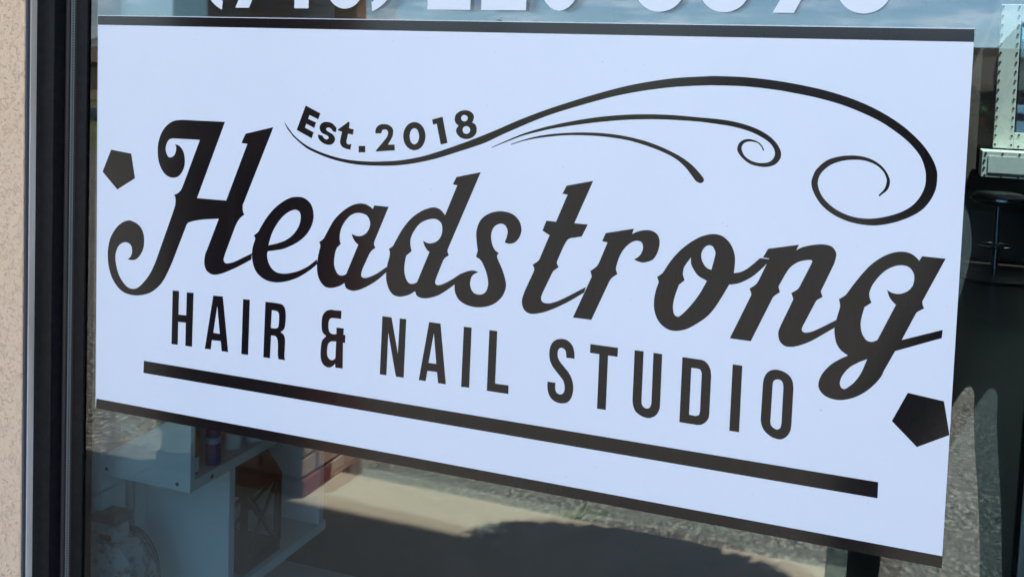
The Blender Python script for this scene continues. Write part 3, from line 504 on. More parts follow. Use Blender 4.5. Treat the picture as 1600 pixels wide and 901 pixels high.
for xa, xb, ya, yb_ in ((-1.0, -.95, -.46, .46), (.95, 1.0, -.46, .46), (-.95, .95, -.46, -.41), (-.95, .95, .41, .46)):
    B().box(xa, xb, ya, yb_, .002, .14).build('kerb_frame', M_SPACER, skl)
B().box(-.96, .96, -.42, .42, .1405, .1465).build('glass_pane', glass_mat('added_skylight_glass', (.9, .93, .93)), skl)
sk = struct(B().box(-1.6, 7, 8.676, 8.698, 0.002, .42).build('wainscot', mat('wainscot_paint', (.085, .10, .105), .6)))

# ================================================================== THE SIGN
sign = thing('shop_sign', 'wide white vinyl sign with black script lettering stuck on the window', 'sign', (0, 0, ZS))
B().box(0, 1.2192, -.0010, -.0002, -.6090, 0).build('panel', M_VINYL, sign)
ROT = (math.pi/2, 0, 0)
NAMES = {'swash': 'swash', 'pentagon': 'pentagon', 'underline bar': 'underline_bar', 'border band': 'border_band', 'ampersand': 'ampersand', 'full stop': 'full_stop'}
for i, (nm, outs) in enumerate(ART):
    pts = [[(x/1000, z/1000) for x, z in spline(s)] for s in outs]
    o = flat_art(NAMES.get(nm, nm.split()[0]), pts, .00012, M_PRINT, sign, (0, -.00110 - .000013*(i % 5), 0), ROT)

# telephone number in white cut-out numerals above the sign
tel = thing('phone_number_decal', 'white cut-out telephone number running along the glass above the sign', 'lettering', (0, 0, 1.6242), (0, math.radians(-.08), 0))
def ring_digit(w, h, kind):
    def arc(cx, cy, rx, ry, a0, a1, n=14): return [(cx + rx*math.cos(math.radians(a0+(a1-a0)*k/n)), cy + ry*math.sin(math.radians(a0+(a1-a0)*k/n))) for k in range(n+1)]
    s = .021
    full = lambda cy, ry, rx=w/2: arc(w/2, cy, rx, ry, 0, 360, 28)[:-1]
    inn = lambda cy, ry: arc(w/2, cy, w/2-s, ry-s*.8, 0, 360, 28)[:-1]
    if kind == '0': return [full(h/2, h/2), inn(h/2, h/2)]
    if kind == '8':
        lo = h*.29; hi = h*.76
        o = arc(w/2, lo, w/2, lo, 138, 402, 24) + arc(w/2, hi, w/2*.9, h-hi, -42, 222, 24)
        return [o, inn(lo, lo), arc(w/2, hi, w/2*.9-s, h-hi-s*.75, 0, 360, 24)[:-1]]
    if kind == '3':
        lo = h*.29; hi = h*.76
        o = arc(w/2, lo, w/2, lo, 190, 402, 24) + arc(w/2, hi, w/2*.9, h-hi, -42, 170, 20)
        i_ = arc(w/2, hi, w/2*.9-s, h-hi-s*.75, 170, -80, 16) + arc(w/2, lo, w/2-s, lo-s*.8, 80, -170, 16)
        return [o + i_]
    if kind == '9': 
        cy = h*.66; ry = h*.34
        o = arc(w/2, h*.34, w/2, h*.34, 190, 360, 16) + arc(w/2, cy, w/2, ry, 0, 292, 20)
        o += [(w-s-.002, h*.42)] + arc(w/2, h*.34, w/2-s, h*.34-s*.8, 0, -170, 14)
        return [o, arc(w/2, cy, w/2-s, ry-s*.8, 0, 360, 20)[:-1]]
    if kind == '7': return [[(0, h), (w, h), (w, h-s), (w*.42, 0), (w*.02, 0), (w*.60, h-s*1.1), (0, h-s*1.1)]]
    if kind == '1': return [[(.0, h*.80), (.018, h), (.041, h), (.041, 0), (.018, 0), (.018, h*.74), (0, h*.68)]]
    if kind == '2':
        o = [(0, 0), (w, 0), (w, s*1.05), (w*.52, s*1.05)] + [(w*.9, h*.47)] + arc(w/2, h*.70, w/2, h*.30, -22, 178, 20) + [(s, h*.66)] + arc(w/2, h*.70, w/2-s, h*.30-s*.8, 170, -20, 14) + [(0, s*.9)]
        return [o]
    if kind == '(': return [arc(w*1.5, h*.42, w*1.5, h*.58, 100, 250, 20) + [(w*1.02, -h*.0)] + [(w*1.02, h*.02)] + arc(w*1.5, h*.42, w*1.5-s, h*.50, 236, 112, 18)]
    if kind == ')': return [[(-x + w*1.05, y) for x, y in ring_digit(w, h, '(')[0]]]
    if kind == '-': return [[(0, h*.36), (w, h*.36), (w, h*.36+s), (0, h*.36+s)]]
for ch, x0, w in (('(', .1925, .034), ('7', .248, .058), ('1', .330, .041), ('9', .399, .059), (')', .469, .036), ('2', .5543, .062), ('2', .6317, .0622), ('0', .7095, .058), ('-', .785, .034), ('3', .8373, .0594), ('3', .916, .0583), ('7', 1.001, .060), ('3', 1.074, .0575)):
    o = flat_art('numeral', ring_digit(w, .092, ch), .00025, M_DIGIT, tel, (x0, -.00030, .0085 if ch in '()' else 0), ROT)

# ================================================================== DISPLAY IN THE WINDOW
XF, XB = .1175, -.060
su = thing('display_shelf', 'white stepped display shelf standing just behind the glass', 'shelf', (0, 0, 0))
B().box(XB-.020, XB, .078, .505, .46, 2.02).build('back_panel', M_WHITE, su, bevel=.001)
B().box(XB+.0005, XF, .0925, .492, .855, .873).build('shelf_board', M_WHITE, su, bevel=.0012)
B().prism([(XB+.0005, .855), (XF, .855), (XF, 1.03), (.07, .965), (XB+.0005, .8885)], 'y', .080, .092).build('sloped_end_panel', M_WHITE, su, bevel=.001)
B().box(XB+.0005, XF, .183, .199, .640, .8545).build('divider_panel', M_WHITE, su, bevel=.001)
B().box(XB+.0005, XF, .474, .490, .640, .8545).build('end_panel', M_WHITE, su, bevel=.001)
B().box(XB+.0005, XF, .174, .500, .622, .6395).build('shelf_board', M_WHITE, su, bevel=.0012)
for z in (1.16, 1.45, 1.66, 1.90):
    B().box(XB+.0005, XF, .080, .492, z, z+.016).build('shelf_board', M_WHITE, su, bevel=.0012)
B().box(XB+.0005, XF, .476, .492, .8735, 1.90).build('end_panel', M_WHITE, su)
for (x, y, z, ax) in ((-.052, .0797, .866, 'y'), (.092, .0797, .866, 'y'), (.1178, .135, .863, 'x')):
    B().lathe([(.0035, 0), (.0035, .0006)], (x, y, z), 10, ax).build('cam_lock', M_HOLE, su)
pl = thing('display_plinth', 'low white plinth under the shelf behind the glass', 'plinth', (0, 0, 0))
B().box(-.55, .125, .060, .62, .02, .44).build('plinth_box', M_WHITE, pl, bevel=.003)
B().box(-.56, .135, .054, .63, .4405, .462).build('plinth_top', M_WHITE, pl, bevel=.003)

# black lantern in the cube
M_IRON = mat('black_iron', (0.012, 0.012, 0.013), .5)
ln = thing('lantern', 'black metal lantern with crossed braces inside the white shelf cube', 'lantern', (.050, .300, .6402))
r = .052
B().box(-r-.004, r+.004, -r-.004, r+.004, 0, .022).build('base', M_IRON, ln, bevel=.002)
for sx in (-1, 1):
    for sy in (-1, 1):
        B().box(sx*r-.005, sx*r+.005, sy*r-.005, sy*r+.005, .022, .140).build('post', M_IRON, ln)
for k in range(4):
    R_ = Matrix.Rotation(k*math.pi/2, 3, 'Z')
    for a, c in ((-1, 1), (1, -1)):
        p0 = R_ @ Vector((a*r*.9, -r, .024)); p1 = R_ @ Vector((c*r*.9, -r + a*.0015, .139))
        B().tube([p0, p1], .0038, 6).build('brace', M_IRON, ln)
B().prism([(-r-.006, 0), (r+.006, 0), (r+.006, .006), (.026, .045), (-.026, .045), (-r-.006, .006)], 'y', -r-.006, r+.006).build('roof', M_IRON, ln, bevel=.002).location.z = .1405
B().tube([(.045*math.cos(math.radians(a)), 0, .183 + .024*math.sin(math.radians(a))) for a in range(0, 181, 15)], .0025, 6).build('handle', M_IRON, ln, smooth=True)

# galvanised barrel-roof lantern at the left
M_GALV = mat('galvanised', (0.50, 0.54, 0.55), .38, .45, noise=[(55, (0.16, 0.19, 0.20), .48, .60, 3), (140, (0.55, 0.60, 0.62), .5, .7, 2)], bump=(60, .2, .001))
M_GALVD = mat('galvanised_dark', (0.10, 0.11, 0.115), .5, .7, noise=[(40, (0.18, 0.20, 0.2), .4, .65)])
gl_ = thing('galvanised_lantern', 'mottled galvanised lantern with arched roof left of the shelf cube', 'lantern', (-.025, .086, .4625))
gl_.scale = (.88, .80, 1.12)
B().box(-.060, .060, -.034, .034, 0, .018).build('base', M_GALV, gl_, bevel=.002)
for sx in (-1, 1):
    for sy in (-1, 1): B().box(sx*.055-.005, sx*.055+.005, sy*.029-.004, sy*.029+.004, .018, .175).build('post', M_GALV, gl_)
for s in (-1, 1):
    B().tube([(s*.05, -.0315, .025), (-s*.05, -.0315 + s*.0015, .17)], .0045, 6).build('brace', M_GALVD, gl_)
B().box(-.064, .064, -.036, .036, .1755, .190).build('cornice', M_GALVD, gl_, bevel=.0015)
arc = [(.060*math.cos(math.radians(a)), .1905 + .068*math.sin(math.radians(a))) for a in range(0, 181, 9)]
B().prism(arc, 'y', -.033, .033).build('barrel_roof', M_GALV, gl_, smooth=True)
arc2 = [(.066*math.cos(math.radians(a)), .1905 + .076*math.sin(math.radians(a))) for a in range(0, 181, 9)]
B().prism(arc2, 'y', .0335, .037).build('back_arch', M_GALVD, gl_)
B().box(-.044, .004, -.022, .018, .250, .283).build('chimney', M_GALV, gl_, bevel=.001)
B().box(-.050, .010, -.027, .023, .2832, .296).build('chimney_cap', M_GALVD, gl_, bevel=.002)
B().box(-.036, -.006, -.0228, -.0221, .257, .266).build('vent_slot', M_HOLE, gl_)
B().tube([(-.062, -.030, .16), (-.064, -.034, .20), (-.055, -.036, .262), (-.030, -.034, .275)], .0016, 6).build('wire_handle', M_SPACER, gl_, smooth=True)
B().tube([(.067 + .008*math.sin(math.radians(a)), 0, .165 + .010*math.cos(math.radians(a))) for a in range(0, 360, 30)], .0014, 6).build('latch_ring', M_GALV, gl_)
ps = thing('steel_post', 'grey steel tube rising behind the galvanised lantern', 'post', (-.043, .127, .4625))
B().tube([(0, 0, 0), (0, 0, .392)], .0075, 14).build('tube', mat('dull_steel', (.30, .34, .35), .4, .7), ps, smooth=True)
B().lathe([(.016, 0), (.016, .004), (.009, .006)], n=16).build('foot', M_GALVD, ps)

# bottles and jars
def bottle(name, label, x, y, z, r, h, col, cap, lab=None, neck=.5, cat='bottle', rough=.25):
    t = thing(name, label, cat, (x, y, z))
    m = mat('plastic_%02d%02d%02d' % tuple(int(c*99) for c in col), col, rough)
    mc = mat('plastic_%02d%02d%02d' % tuple(int(c*99) for c in cap), cap, rough)
    B().lathe([(r*.9, 0), (r, .003), (r, h*.72), (r*.92, h*.78), (r*neck, h*.84), (r*neck, h*.86)], n=24).build('body', m, t, smooth=True)
    B().lathe([(r*neck*1.15, h*.861), (r*neck*1.15, h*.99), (r*neck*1.0, h)], n=20).build('cap', mc, t, smooth=True)
    if lab: B().lathe([(r*1.012, h*lab[0]), (r*1.012, h*lab[1])], n=24).build('label_band', mat('plastic_%02d%02d%02d' % tuple(int(c*99) for c in lab[2]), lab[2], .5), t, smooth=True)
    return t
BL, WH, AM, DK = (.006, .028, .16), (.72, .74, .74), (.14, .10, .035), (.01, .011, .012)
zt = .8735
bottle('spray_bottle', 'tall dark blue bottle on the shelf edge', .102, .158, zt, .0125, .15, BL, BL, (.25, .32, (.25, .33, .45)), .8)
bottle('jar', 'white jar with blue lid nearest the blue bottle', .085, .235, zt, .017, .075, WH, BL, (.5, .74, (.03, .07, .2)), .9, 'jar')
bottle('jar', 'white jar with blue lid farther along the shelf', .096, .285, zt, .020, .075, WH, BL, (.55, .74, (.03, .07, .2)), .9, 'jar')
bottle('amber_bottle', 'olive bottle with a white base band beside the sloped shelf end', .095, .112, zt, .0115, .13, AM, DK, (.03, .22, WH), .5)
def packet(label, x, y, z, w, d, h, c1, c2):
    t = thing('product_packet', label, 'packet', (x, y, z))
    B().box(-w/2, w/2, -d/2, d/2, 0, h).build('carton', mat('carton_%02d%02d%02d' % tuple(int(c*99) for c in c1), c1, .5), t, bevel=.002)
    B().lathe([(w*.32, -.0006), (w*.32, 0)], (0, -d/2-.0002, h*.55), 20, 'y').build('printed_disc', mat('carton_%02d%02d%02d' % tuple(int(c*99) for c in c2), c2, .5), t)
packet('small white packet with an orange disc at the left of the shelf', -.037, .125, zt, .034, .02, .060, (.6, .58, .55), (.65, .2, .03))
packet('red packet with a yellow green disc on the shelf behind the sloped end', .005, .15, zt, .046, .02, .085, (.5, .06, .05), (.45, .5, .08))
# products on the upper shelf
for k, (x, y, h, r, c, cp, lb, txt) in enumerate((
        (.02, .13, .17, .019, DK, DK, (.2, .5, WH), 'black bottle with white label on the upper shelf near the glass'),
        (.075, .20, .19, .018, DK, (.3, .32, .33), (.15, .45, (.5, .52, .52)), 'black pump bottle with grey cap on the upper shelf'),
        (.03, .30, .16, .022, WH, WH, (.3, .5, (.3, .45, .5)), 'white shampoo bottle with teal band on the upper shelf'),
        (.085, .37, .18, .019, (.45, .5, .5), WH, None, 'pale grey bottle with white cap at the back of the upper shelf'))):
    bottle('product_bottle', txt, x, y, 1.677, r, h, c, cp, lb)

# ------------------------------------------------------------------ styling station far inside
M_RIV = mat('station_steel', (0.74, 0.72, 0.64), .38, .1, noise=[(3, (0.62, 0.60, 0.53), .4, .65)])
M_RIVD = mat('rivet_dark', (0.05, 0.045, 0.04), .5, .6)
M_MIRROR = mat('mirror_silver', (.88, .9, .9), .02, 1)
st = thing('station_mirror', 'tall mirror in a riveted steel frame on the salon back wall', 'mirror', (1.90, 8.66, 0))
yb = -.05
B().box(0, .16, yb, 0, 1.00, 2.25).build('frame_side', M_RIV, st, bevel=.004)
B().box(1.02, 1.18, yb, 0, 1.00, 2.25).build('frame_side', M_RIV, st, bevel=.004)
B().box(.161, 1.019, yb, 0, 1.00, 1.14).build('frame_rail', M_RIV, st, bevel=.004)
B().box(.161, 1.019, yb, 0, 2.10, 2.25).build('frame_rail', M_RIV, st, bevel=.004)
B().box(.161, 1.019, yb + .02, yb + .03, 1.141, 2.099).build('mirror_glass', M_MIRROR, st)
rv = B().lathe([(.010, 0), (.008, -.006), (.003, -.008)], n=8, axis='y').build('rivet', M_RIVD, st); rm = rv.data
rv.location = (.016, yb, 1.03)
for x in (.016, .144, 1.036, 1.164):
    for k in range(16):
        if x == .016 and k == 0: continue
        q = link('rivet', rm, st); q.location = (x, yb, 1.03 + k*.08)
for z in (1.02, 1.12, 2.12, 2.23):
    for k in range(10):
        q = link('rivet', rm, st); q.location = (.2 + k*.086, yb, z)
lg = thing('station_ledge', 'riveted steel drawer ledge below the salon mirror', 'ledge', (1.80, 8.66, 0))
B().box(0, 1.5, -.32, 0, .76, .985).build('cabinet', M_RIV, lg, bevel=.006)
B().box(.05, .7, -.327, -.321, .80, .945).build('drawer_front', mat('drawer_steel', (.68, .68, .63), .4, .1), lg, bevel=.002)
B().box(.8, 1.45, -.327, -.321, .80, .945).build('drawer_front', MATS['drawer_steel'], lg, bevel=.002)
for k in range(12):
    for z in (.778, .967):
        q = link('rivet', rm, lg); q.location = (.03 + k*.13, -.3205, z)
for k in range(1, 3):
    q = link('rivet', rm, lg); q.location = (.022, -.3205, .778 + k*.063)
M_CHROME = mat('chrome', (.75, .76, .78), .12, 1)
M_VINB = mat('black_vinyl', (.012, .011, .011), .4)
ch = thing('salon_stool', 'round black salon stool on a chrome column with a wide round base', 'stool', (1.90, 7.75, 0.002))
B().lathe([(.33, 0), (.33, .022), (.27, .035), (.05, .05)], n=36).build('base', M_VINB, ch, smooth=True)
B().lathe([(.030, .05), (.030, .38), (.024, .381), (.024, .595)], n=16).build('column', M_CHROME, ch, smooth=True)
B().lathe([(.05, .58), (.17, .60), (.20, .63), (.20, .66), (.17, .685), (.02, .69)], n=32).build('seat', M_VINB, ch, smooth=True)
B().lathe([(.205, .628), (.207, .640), (.205, .650)], n=32).build('seat_band', M_CHROME, ch, smooth=True)
B().tube([(.13*math.cos(math.radians(a)), .13*math.sin(math.radians(a)), .26) for a in range(0, 361, 15)], .009, 8).build('foot_ring', M_CHROME, ch, smooth=True)
for k in range(3): B().tube([(.02*math.cos(k*2.1), .02*math.sin(k*2.1), .26), (.13*math.cos(k*2.1), .13*math.sin(k*2.1), .26)], .006, 6).build('spoke', M_CHROME, ch)

# ================================================================== ACROSS THE CAR PARK
def far_building(name, label, loc, rotz, W, D, H, m, mroof, wins, doors, extras=()):
    t = thing(name, label, 'building', loc, (0, 0, rotz))
    B().box(-W/2, W/2, -D, 0, 0, H).build('wall', m, t)
    B().box(-W/2-.15, W/2+.15, -D-.15, .15, H+.002, H+.35).build('parapet', mroof, t)
    for (x, z, w, h) in wins:
        f = B().box(x-w/2-.08, x+w/2+.08, .002, .07, z-.08, z+h+.08).build('window', mat('far_frame', (.05, .05, .05), .5), t)
        B().box(x-w/2, x+w/2, .072, .085, z, z+h).build('pane', mat('far_glass', (.012, .014, .016), .06), f)
    for (x, w, h) in doors: B().box(x-w/2, x+w/2, .002, .09, .01, h).build('door', mat('far_door', (.16, .12, .09), .6), t)
    return t
M_TANW = mat('far_tan', (.50, .38, .29), .9, noise=[(.6, (.44, .33, .25), .4, .65)])
M_TANR = mat('far_trim', (.25, .18, .13), .8)
zf = -1.6
fb = far_building('shop_building', 'brown flat roofed shop building across the car park', (3.5, -50, zf), math.radians(5), 24, 14, 4.5, M_TANW, M_TANR,
    [(-9, .9, 2.2, 1.9), (-5.5, .9, 2.2, 1.9), (-2, .9, 2.2, 1.9), (1.6, .9, 2.2, 1.9), (5.2, .9, 2.2, 1.9), (8.8, .9, 2.2, 1.9)], [(-7.2, 1.0, 2.2), (3.4, 1.0, 2.2)])
B().box(-4.2, -3.3, -3.4, -2.2, 4.86, 5.6).build('roof_unit', mat('roof_unit_metal', (.42, .42, .42), .5, .3), fb, bevel=.03)
B().box(2.2, 2.55, .14, .5, 3.7, 3.9).build('wall_lamp', mat('lamp_dark', (.05, .05, .05), .5), fb)
def word_open():
    g = B(); u = .03
    def seg(*r):
        for (x0, y0, x1, y1) in r: g.box(x0*u + ox, x1*u + ox, 0, .012, y0*u, y1*u)
    ox = 0; seg((0,0,.6,5), (2.4,0,3,5), (.6,0,2.4,.6), (.6,4.4,2.4,5))
    ox = 3.8*u; seg((0,0,.6,5), (.6,4.4,3,5), (2.4,2.2,3,4.4), (.6,2.2,2.4,2.8))
    ox = 7.6*u; seg((0,0,.6,5), (.6,0,3,.6), (.6,4.4,3,5), (.6,2.2,2.4,2.8))
    ox = 11.4*u; seg((0,0,.6,5), (2.4,0,3,5), (.6,3.6,1.2,5), (1.2,1.8,1.8,3.6), (1.8,0,2.4,1.8))
    return g
w_ = word_open().build('lit_sign', mat('green_led', (.02, .2, .05), .5, emit=((.05, 1, .2), .35)), fb); w_.location = (1.2, .09, 2.0); w_.rotation_euler = (0, 0, math.pi)
fb2 = far_building('ranch_building', 'pale tan building with low gable mirrored at the left edge of the window', (-52, -56, zf), math.radians(-80), 26, 12, 2.3, mat('far_cream', (.52, .40, .30), .9), M_TANR,
    [(-9, .8, 1.6, 1.1), (-4, .8, 1.6, 1.1), (1, .8, 1.6, 1.1), (6, .8, 1.6, 1.1), (10.4, .8, 1.6, 1.1)], [(-1.6, 1.0, 2.1)])
B().prism([(-13.6, 2.66), (13.6, 2.66), (0, 3.9)], 'y', -12.3, .5).build('gable_roof', mat('far_shingle', (.42, .33, .25), .9), fb2)
# low shrubs and trees on the horizon
M_CROWN = mat('tree_leaf', (.055, .075, .03), .7, noise=[(.5, (.09, .11, .045), .4, .6)])
M_BARK = mat('bark', (.10, .075, .055), .9)
def tree(label, loc, H, R, n=420):
    t = thing('tree', label, 'tree', loc)
    tb = B().tube([(0, 0, -.1), (.05, 0, H*.25), (0, .1, H*.6), (.1, .05, H*.9)], [H*.035, H*.028, H*.016, .02], 8)
    cl = []
    for k in range(9):
        a = random.uniform(0, 6.28); zc = H*random.uniform(.45, .9); rr = R*random.uniform(.35, .8)
        e = (rr*math.cos(a), rr*math.sin(a), zc); cl.append((e, R*random.uniform(.3, .5)))
        tb.tube([(0, 0, zc*.6), e], [H*.012, .015], 5)
    tb.build('trunk', M_BARK, t)
    def f():
        c, q = random.choice(cl); v = Vector((random.gauss(0, 1), random.gauss(0, 1), random.gauss(0, .8))).normalized()*q*random.random()**.4
        return (c[0]+v.x, c[1]+v.y, c[2]+v.z)
    leaf_cloud('crown', n, f, H*.055, M_CROWN, t)
def polar(az, d): return (1.15 + d*math.sin(math.radians(az)), -1.23 - d*math.cos(math.radians(az)))
for az, d, H, R, lb in ((-22.4, 62, 6.6, 1.9, 'bushy tree mirrored above the sign, rightmost of the horizon trees'), (-24.0, 66, 6.2, 1.7, 'bushy tree mirrored above the sign, middle of the horizon trees'), (-26.2, 70, 5.4, 1.6, 'low thin tree mirrored above the sign, leftmost of the horizon trees')):
    x, y = polar(az, d); tree(lb, (x, y, zf - .05), H, R)
# weeds in the gutter
def weed(label, x, y, n=26):
    t = thing('weed', label, 'plant', (x, y, -.112))
    b = B()
    for k in range(n):
        a = random.uniform(0, 6.28); l = random.uniform(.05, .12); w = .006
        d = Vector((math.cos(a), math.sin(a), random.uniform(.5, 1.4))).normalized()*l; s_ = Vector((-math.sin(a), math.cos(a), 0))*w
        b.add([-s_, s_, d*.6 + s_*1.6, d, d*.6 - s_*1.6], [(0, 1, 2, 3, 4)])
    b.build('blade_tuft', M_LEAF, t)
weed('small green weed growing at the edge of the pavement slabs', .10, -2.245)

# parked vehicles
M_TYRE = mat('tyre', (.012, .012, .012), .8); M_RIM = mat('rim', (.4, .4, .42), .3, .8)
M_CGL = mat('car_glass', (.012, .014, .016), .05)
def car(name, label, loc, rotz, col, prof, glass, group='vehicles parked across the car park'):
    t = thing(name, label, 'car', loc, (0, 0, rotz), group)
    mp = mat(name + '_paint_%02d%02d%02d' % tuple(int(c*99) for c in col), col, .3, coat=.6)
    L_ = max(p[0] for p in prof)
    b = B()
    secs = []                       # cross sections that tuck in towards the roof
    for s, k in ((-1, 0), (-.86, 1), (.86, 1), (1, 0)):
        pass
    n = len(prof); vs = []
    for s in (-1, 1):
        for (x, z) in prof:
            w = .90 - .17*max(0, min(1, (z - .95)/.6)); vs.append((x, s*w, z))
    fs = [tuple(range(n)), tuple(range(n, 2*n))] + [(i, (i+1) % n, n+(i+1) % n, n+i) for i in range(n)]
    body = b.add(vs, fs).build('body', mp, t, bevel=.05, seg=2, smooth=True)
    for poly in glass:
        for s in (-1, 1):
            g = B(); q = []
            for (x, z) in poly: q.append((x, s*(.905 - .17*max(0, min(1, (z - .95)/.6))), z))
            q2 = [(x, y - s*.03, z) for x, y, z in q]; m_ = len(q)
            g.add(q + q2, [tuple(range(m_)), tuple(range(m_, 2*m_))] + [(i, (i+1) % m_, m_+(i+1) % m_, m_+i) for i in range(m_)])
            g.build('side_window', M_CGL, t)
    for x in (.85, L_ - .85):
        for s in (-1, 1):
            w = B().lathe([(.2, -.1), (.32, -.1), (.34, -.06), (.34, .06), (.32, .1), (.2, .1)], (x, s*.80, .34), 24, 'y').build('wheel', M_TYRE, t, smooth=True)
            B().lathe([(.2, -.105), (.2, .105)], (x, s*.80, .34), 18, 'y').build('rim', M_RIM, w)
    for s in (-1, 1):
        B().box(-.02, .05, s*.72-.12, s*.72+.12, .72, .88).build('tail_light', mat('tail_red', (.35, .01, .01), .2), t, bevel=.01)
        B().box(L_-.06, L_+.015, s*.66-.16, s*.66+.16, .66, .80).build('headlight', mat('lamp_clear', (.7, .7, .7), .15), t, bevel=.01)
    return t
SUV = [(0, .35), (0, 1.0), (.12, 1.62), (.4, 1.72), (2.3, 1.74), (2.6, 1.70), (3.35, 1.12), (4.35, 1.02), (4.55, .85), (4.6, .35)]
SUVG = [[(.25, 1.12), (.32, 1.58), (1.15, 1.62), (1.15, 1.12)], [(1.22, 1.12), (1.22, 1.62), (2.1, 1.62), (2.1, 1.12)], [(2.17, 1.12), (2.17, 1.62), (2.5, 1.58), (3.1, 1.12)]]
SED = [(0, .35), (0, .92), (.15, .98), (.9, 1.02), (1.5, 1.42), (2.7, 1.44), (3.5, .98), (4.35, .88), (4.5, .7), (4.55, .35)]
SEDG = [[(1.15, 1.04), (1.55, 1.36), (2.1, 1.38), (2.1, 1.04)], [(2.16, 1.04), (2.16, 1.38), (2.66, 1.37), (3.2, 1.04)]]
x, y = polar(3.3, 44); car('parked_suv', 'dark red sport utility vehicle mirrored beside the right edge of the sign', (x - 2.6, y, lot_z(y) + .01), math.radians(8), (.30, .012, .018), SUV, SUVG)
x, y = polar(9.5, 29); car('parked_suv', 'white sport utility vehicle parked right of the red one', (x - 1.6, y, lot_z(y) + .01), math.radians(4), (.7, .7, .7), SUV, SUVG)
x, y = polar(-44, 44); car('parked_sedan', 'grey sedan mirrored at the left edge of the window', (x - 2.2, y, -1.63), math.radians(-40), (.20, .21, .22), SED, SEDG)

# ================================================================== THE PHOTOGRAPHER (seen in the glass)
M_SHIRT = mat('dark_shirt', (.022, .018, .018), .85, bump=(60, .3, .004))
M_TROUS = mat('dark_trousers', (.018, .018, .022), .85)
M_SKIN = mat('skin', (.36, .20, .135), .55)
M_HAIR = mat('brown_hair', (.055, .032, .02), .5, bump=(120, .6, .004))
def skin(name, verts, edges, radii, m, parent, root=0, sub=2, vox=0):
    me = bpy.data.meshes.new(name); me.from_pydata(verts, edges, []); me.update()
    o = link(name, me, parent)
    md = o.modifiers.new('skin', 'SKIN'); md.use_smooth_shade = True
    for i, r in enumerate(radii):
        sv = me.skin_vertices[0].data[i]; sv.radius = r if isinstance(r, tuple) else (r, r); sv.use_root = (i == root)
    sd = o.modifiers.new('sub', 'SUBSURF'); sd.levels = sub; sd.render_levels = sub
    if vox:
        rm_ = o.modifiers.new('fuse', 'REMESH'); rm_.mode = 'VOXEL'; rm_.voxel_size = vox; rm_.use_smooth_shade = True
        sm_ = o.modifiers.new('relax', 'SMOOTH'); sm_.factor = .5; sm_.iterations = 3
    ev = o.evaluated_get(bpy.context.evaluated_depsgraph_get()); me2 = bpy.data.meshes.new_from_object(ev)
    o.modifiers.clear(); o.data = me2; me2.materials.clear(); me2.materials.append(m)
    return o
PX, PY = 1.36, -1.52
pr = thing('person', 'person in dark clothes with feet apart holding up a phone, mirrored in the glass', 'person', (PX, PY, 0))
V = [(0, 0, .93), (.02, -.01, 1.08), (.03, -.01, 1.22), (.05, -.01, 1.36), (.055, 0, 1.415), (.057, .003, 1.435),      # pelvis..neck 0-5
     (-.085, 0, .90), (-.26, .02, .50), (-.28, .0, .10), (-.285, .10, .045),                                     # left leg 6-9
     (.075, 0, .90), (.092, .03, .50), (.11, 0, .10), (.115, .10, .045),                                       # right leg 10-13
     (-.11, 0, 1.39), (-.22, .06, 1.20), (-.20, .24, 1.42), (-.195, .262, 1.475),                             # left arm 14-17
     (.23, 0, 1.37), (.32, .07, 1.13), (.02, .23, 1.40), (-.075, .262, 1.478)]                                # right arm 18-21
E_ = [(0,1),(1,2),(2,3),(3,4),(4,5),(0,6),(6,7),(7,8),(8,9),(0,10),(10,11),(11,12),(12,13),(3,14),(14,15),(15,16),(16,17),(3,18),(18,19),(19,20),(20,21)]
R_ = [(.15,.11),(.14,.10),(.155,.105),(.14,.10),(.075,.07),(.066,.064), .07,.06,.048,.042, .07,.06,.048,.042, .062,.048,.034,.028, .062,.048,.034,.028]
skin('body', V, E_, R_, M_SHIRT, pr)
# trousers over the legs
Vt = [(0, 0, .95), (-.075, 0, .90), (-.26, .02, .50), (-.28, 0, .07), (.07, 0, .90), (.092, .03, .50), (.11, 0, .07), (.012, -.005, 1.03)]
skin('trousers', Vt, [(0,1),(1,2),(2,3),(0,4),(4,5),(5,6),(0,7)], [(.15,.115), .11, .078, .07, .108, .08, .07, (.15,.112)], M_TROUS, pr, vox=.010)
for (x, y) in ((-.283, .05), (.112, .05)):
    B().prism([(-.11, 0), (.17, 0), (.17, .035), (.06, .075), (-.05, .10), (-.11, .09)], 'x', -.045, .045).build('shoe', mat('shoe', (.02, .02, .022), .6), pr, bevel=.018, seg=3, smooth=True).location = (x, y, .002)
B().tube([(.052, .0, 1.41), (.062, .008, 1.46), (.074, .022, 1.54)], [.060, .052, .052], 16).build('neck', M_SKIN, pr, smooth=True)
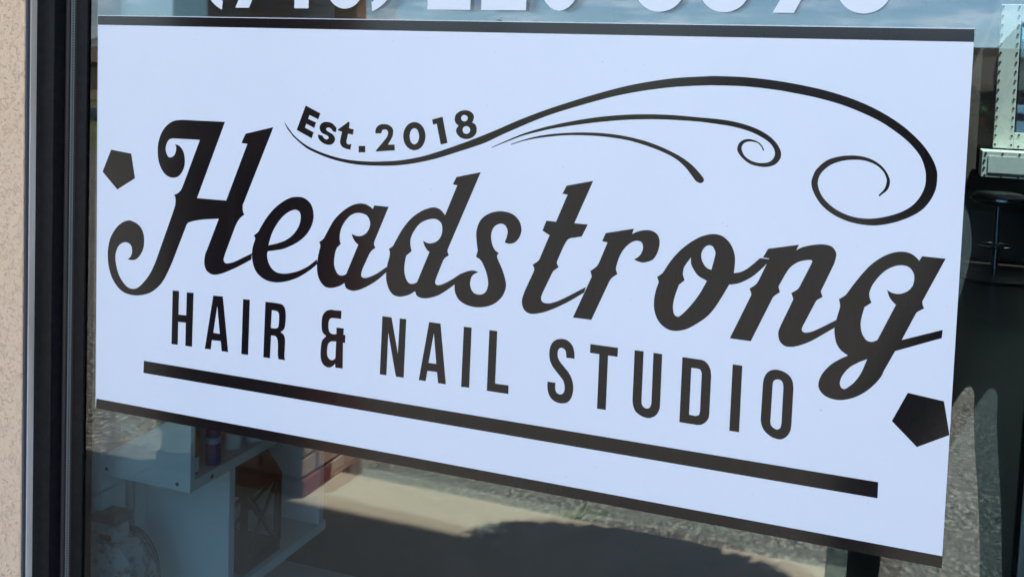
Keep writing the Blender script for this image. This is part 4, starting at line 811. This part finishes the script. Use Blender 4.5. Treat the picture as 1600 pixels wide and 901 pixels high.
# head: shaped sphere with nose, ears, eyes and hair
bm = bmesh.new(); bmesh.ops.create_uvsphere(bm, u_segments=32, v_segments=24, radius=1)
for v in bm.verts:
    x, y, z = v.co
    k = 1 - .22*max(0, -z)**1.5
    v.co = (x*.076*k, y*.094*(1 - .10*max(0, -z)) + (.010 if z < -.2 and y > 0 else 0), z*.115)
    if y > .8 and -.35 < z < .12 and abs(x) < .22: v.co.y += .020*(1 - abs(x)/.22)*(1 - abs(z + .12)/.3 if abs(z + .12) < .3 else 0)
    if y > .7 and .02 < z < .2 and .2 < abs(x) < .55: v.co.y -= .006
me = bpy.data.meshes.new('head'); bm.to_mesh(me); bm.free()
for p in me.polygons: p.use_smooth = True
me.materials.append(M_SKIN); hd = link('head', me, pr); hd.location = (.078, .03, 1.572); hd.rotation_euler = (-.12, 0, .25)
for s in (-1, 1):
    B().lathe([(.003, -.010), (.011, -.006), (.013, 0), (.011, .006), (.003, .010)], (s*.029, .082, .010), 12).build('eye', mat('eye_white', (.6, .58, .55), .2), hd, smooth=True)
    B().lathe([(.008, -.028), (.014, -.01), (.016, .012), (.008, .026)], (s*.076, -.004, -.005), 10).build('ear', M_SKIN, hd, smooth=True)
B().tube([(-.026, .088, -.058), (0, .094, -.060), (.026, .088, -.058)], [.003, .006, .003], 8).build('mouth', mat('lips', (.30, .11, .09), .5), hd, smooth=True)
bm = bmesh.new(); bmesh.ops.create_uvsphere(bm, u_segments=32, v_segments=24, radius=1)
bmesh.ops.delete(bm, geom=[v for v in bm.verts if (v.co.y > .25 and v.co.z < .42) or v.co.z < -.75], context='VERTS')
for v in bm.verts:
    f = 1 + random.uniform(-.015, .03); v.co = (v.co.x*.088*f, v.co.y*.106*f - .004, v.co.z*.128*f + .004)
me = bpy.data.meshes.new('hair'); bm.to_mesh(me); bm.free()
for p in me.polygons: p.use_smooth = True
me.materials.append(M_HAIR); link('hair', me, hd)
# hands: palm, four fingers and a thumb each, closed on the phone's edges
def hand(cx, s):
    z0 = 1.49; y0 = .262
    P_ = [(cx + s*.030, y0 - .03, z0 - .035), (cx + s*.022, y0 - .022, z0 + .0), (cx + s*.018, y0 - .020, z0 + .035)]
    E2 = [(0,1),(1,2)]; R2 = [.022, .030, .026]
    for k, (dz, ln_) in enumerate(((.050, .050), (.030, .056), (.010, .054), (-.010, .044))):
        i = len(P_); a = (cx + s*.020, y0 - .008, z0 + dz)
        P_ += [a, (cx + s*.012, y0 + .016, z0 + dz + .004), (cx - s*(ln_ - .030), y0 + .022, z0 + dz + .006)]
        E2 += [(2 if k < 2 else 1, i), (i, i+1), (i+1, i+2)]; R2 += [.010, .009, .0075]
    i = len(P_); P_ += [(cx + s*.006, y0 - .030, z0 + .012), (cx - s*.016, y0 - .024, z0 + .034)]
    E2 += [(1, i), (i, i+1)]; R2 += [.011, .009]
    return skin('hand', P_, E2, R2, M_SKIN, pr, root=1)
hand(-.248, -1); hand(-.088, 1)
ph = thing('phone', 'black mobile phone held up in both hands of the mirrored person', 'phone', (1.192, -1.262, 1.53), (0, 0, .02))
B().box(-.072, .072, -.004, .004, -.037, .037).build('case', mat('phone_case', (.015, .015, .016), .3), ph, bevel=.003)
B().box(-.068, .068, -.0049, -.0042, -.033, .033).build('screen', mat('phone_glass', (.01, .01, .012), .08), ph)
B().box(-.068, -.040, .0042, .0052, .006, .034).build('lens_plate', mat('lens_plate', (.02, .02, .02), .2), ph, bevel=.0003)
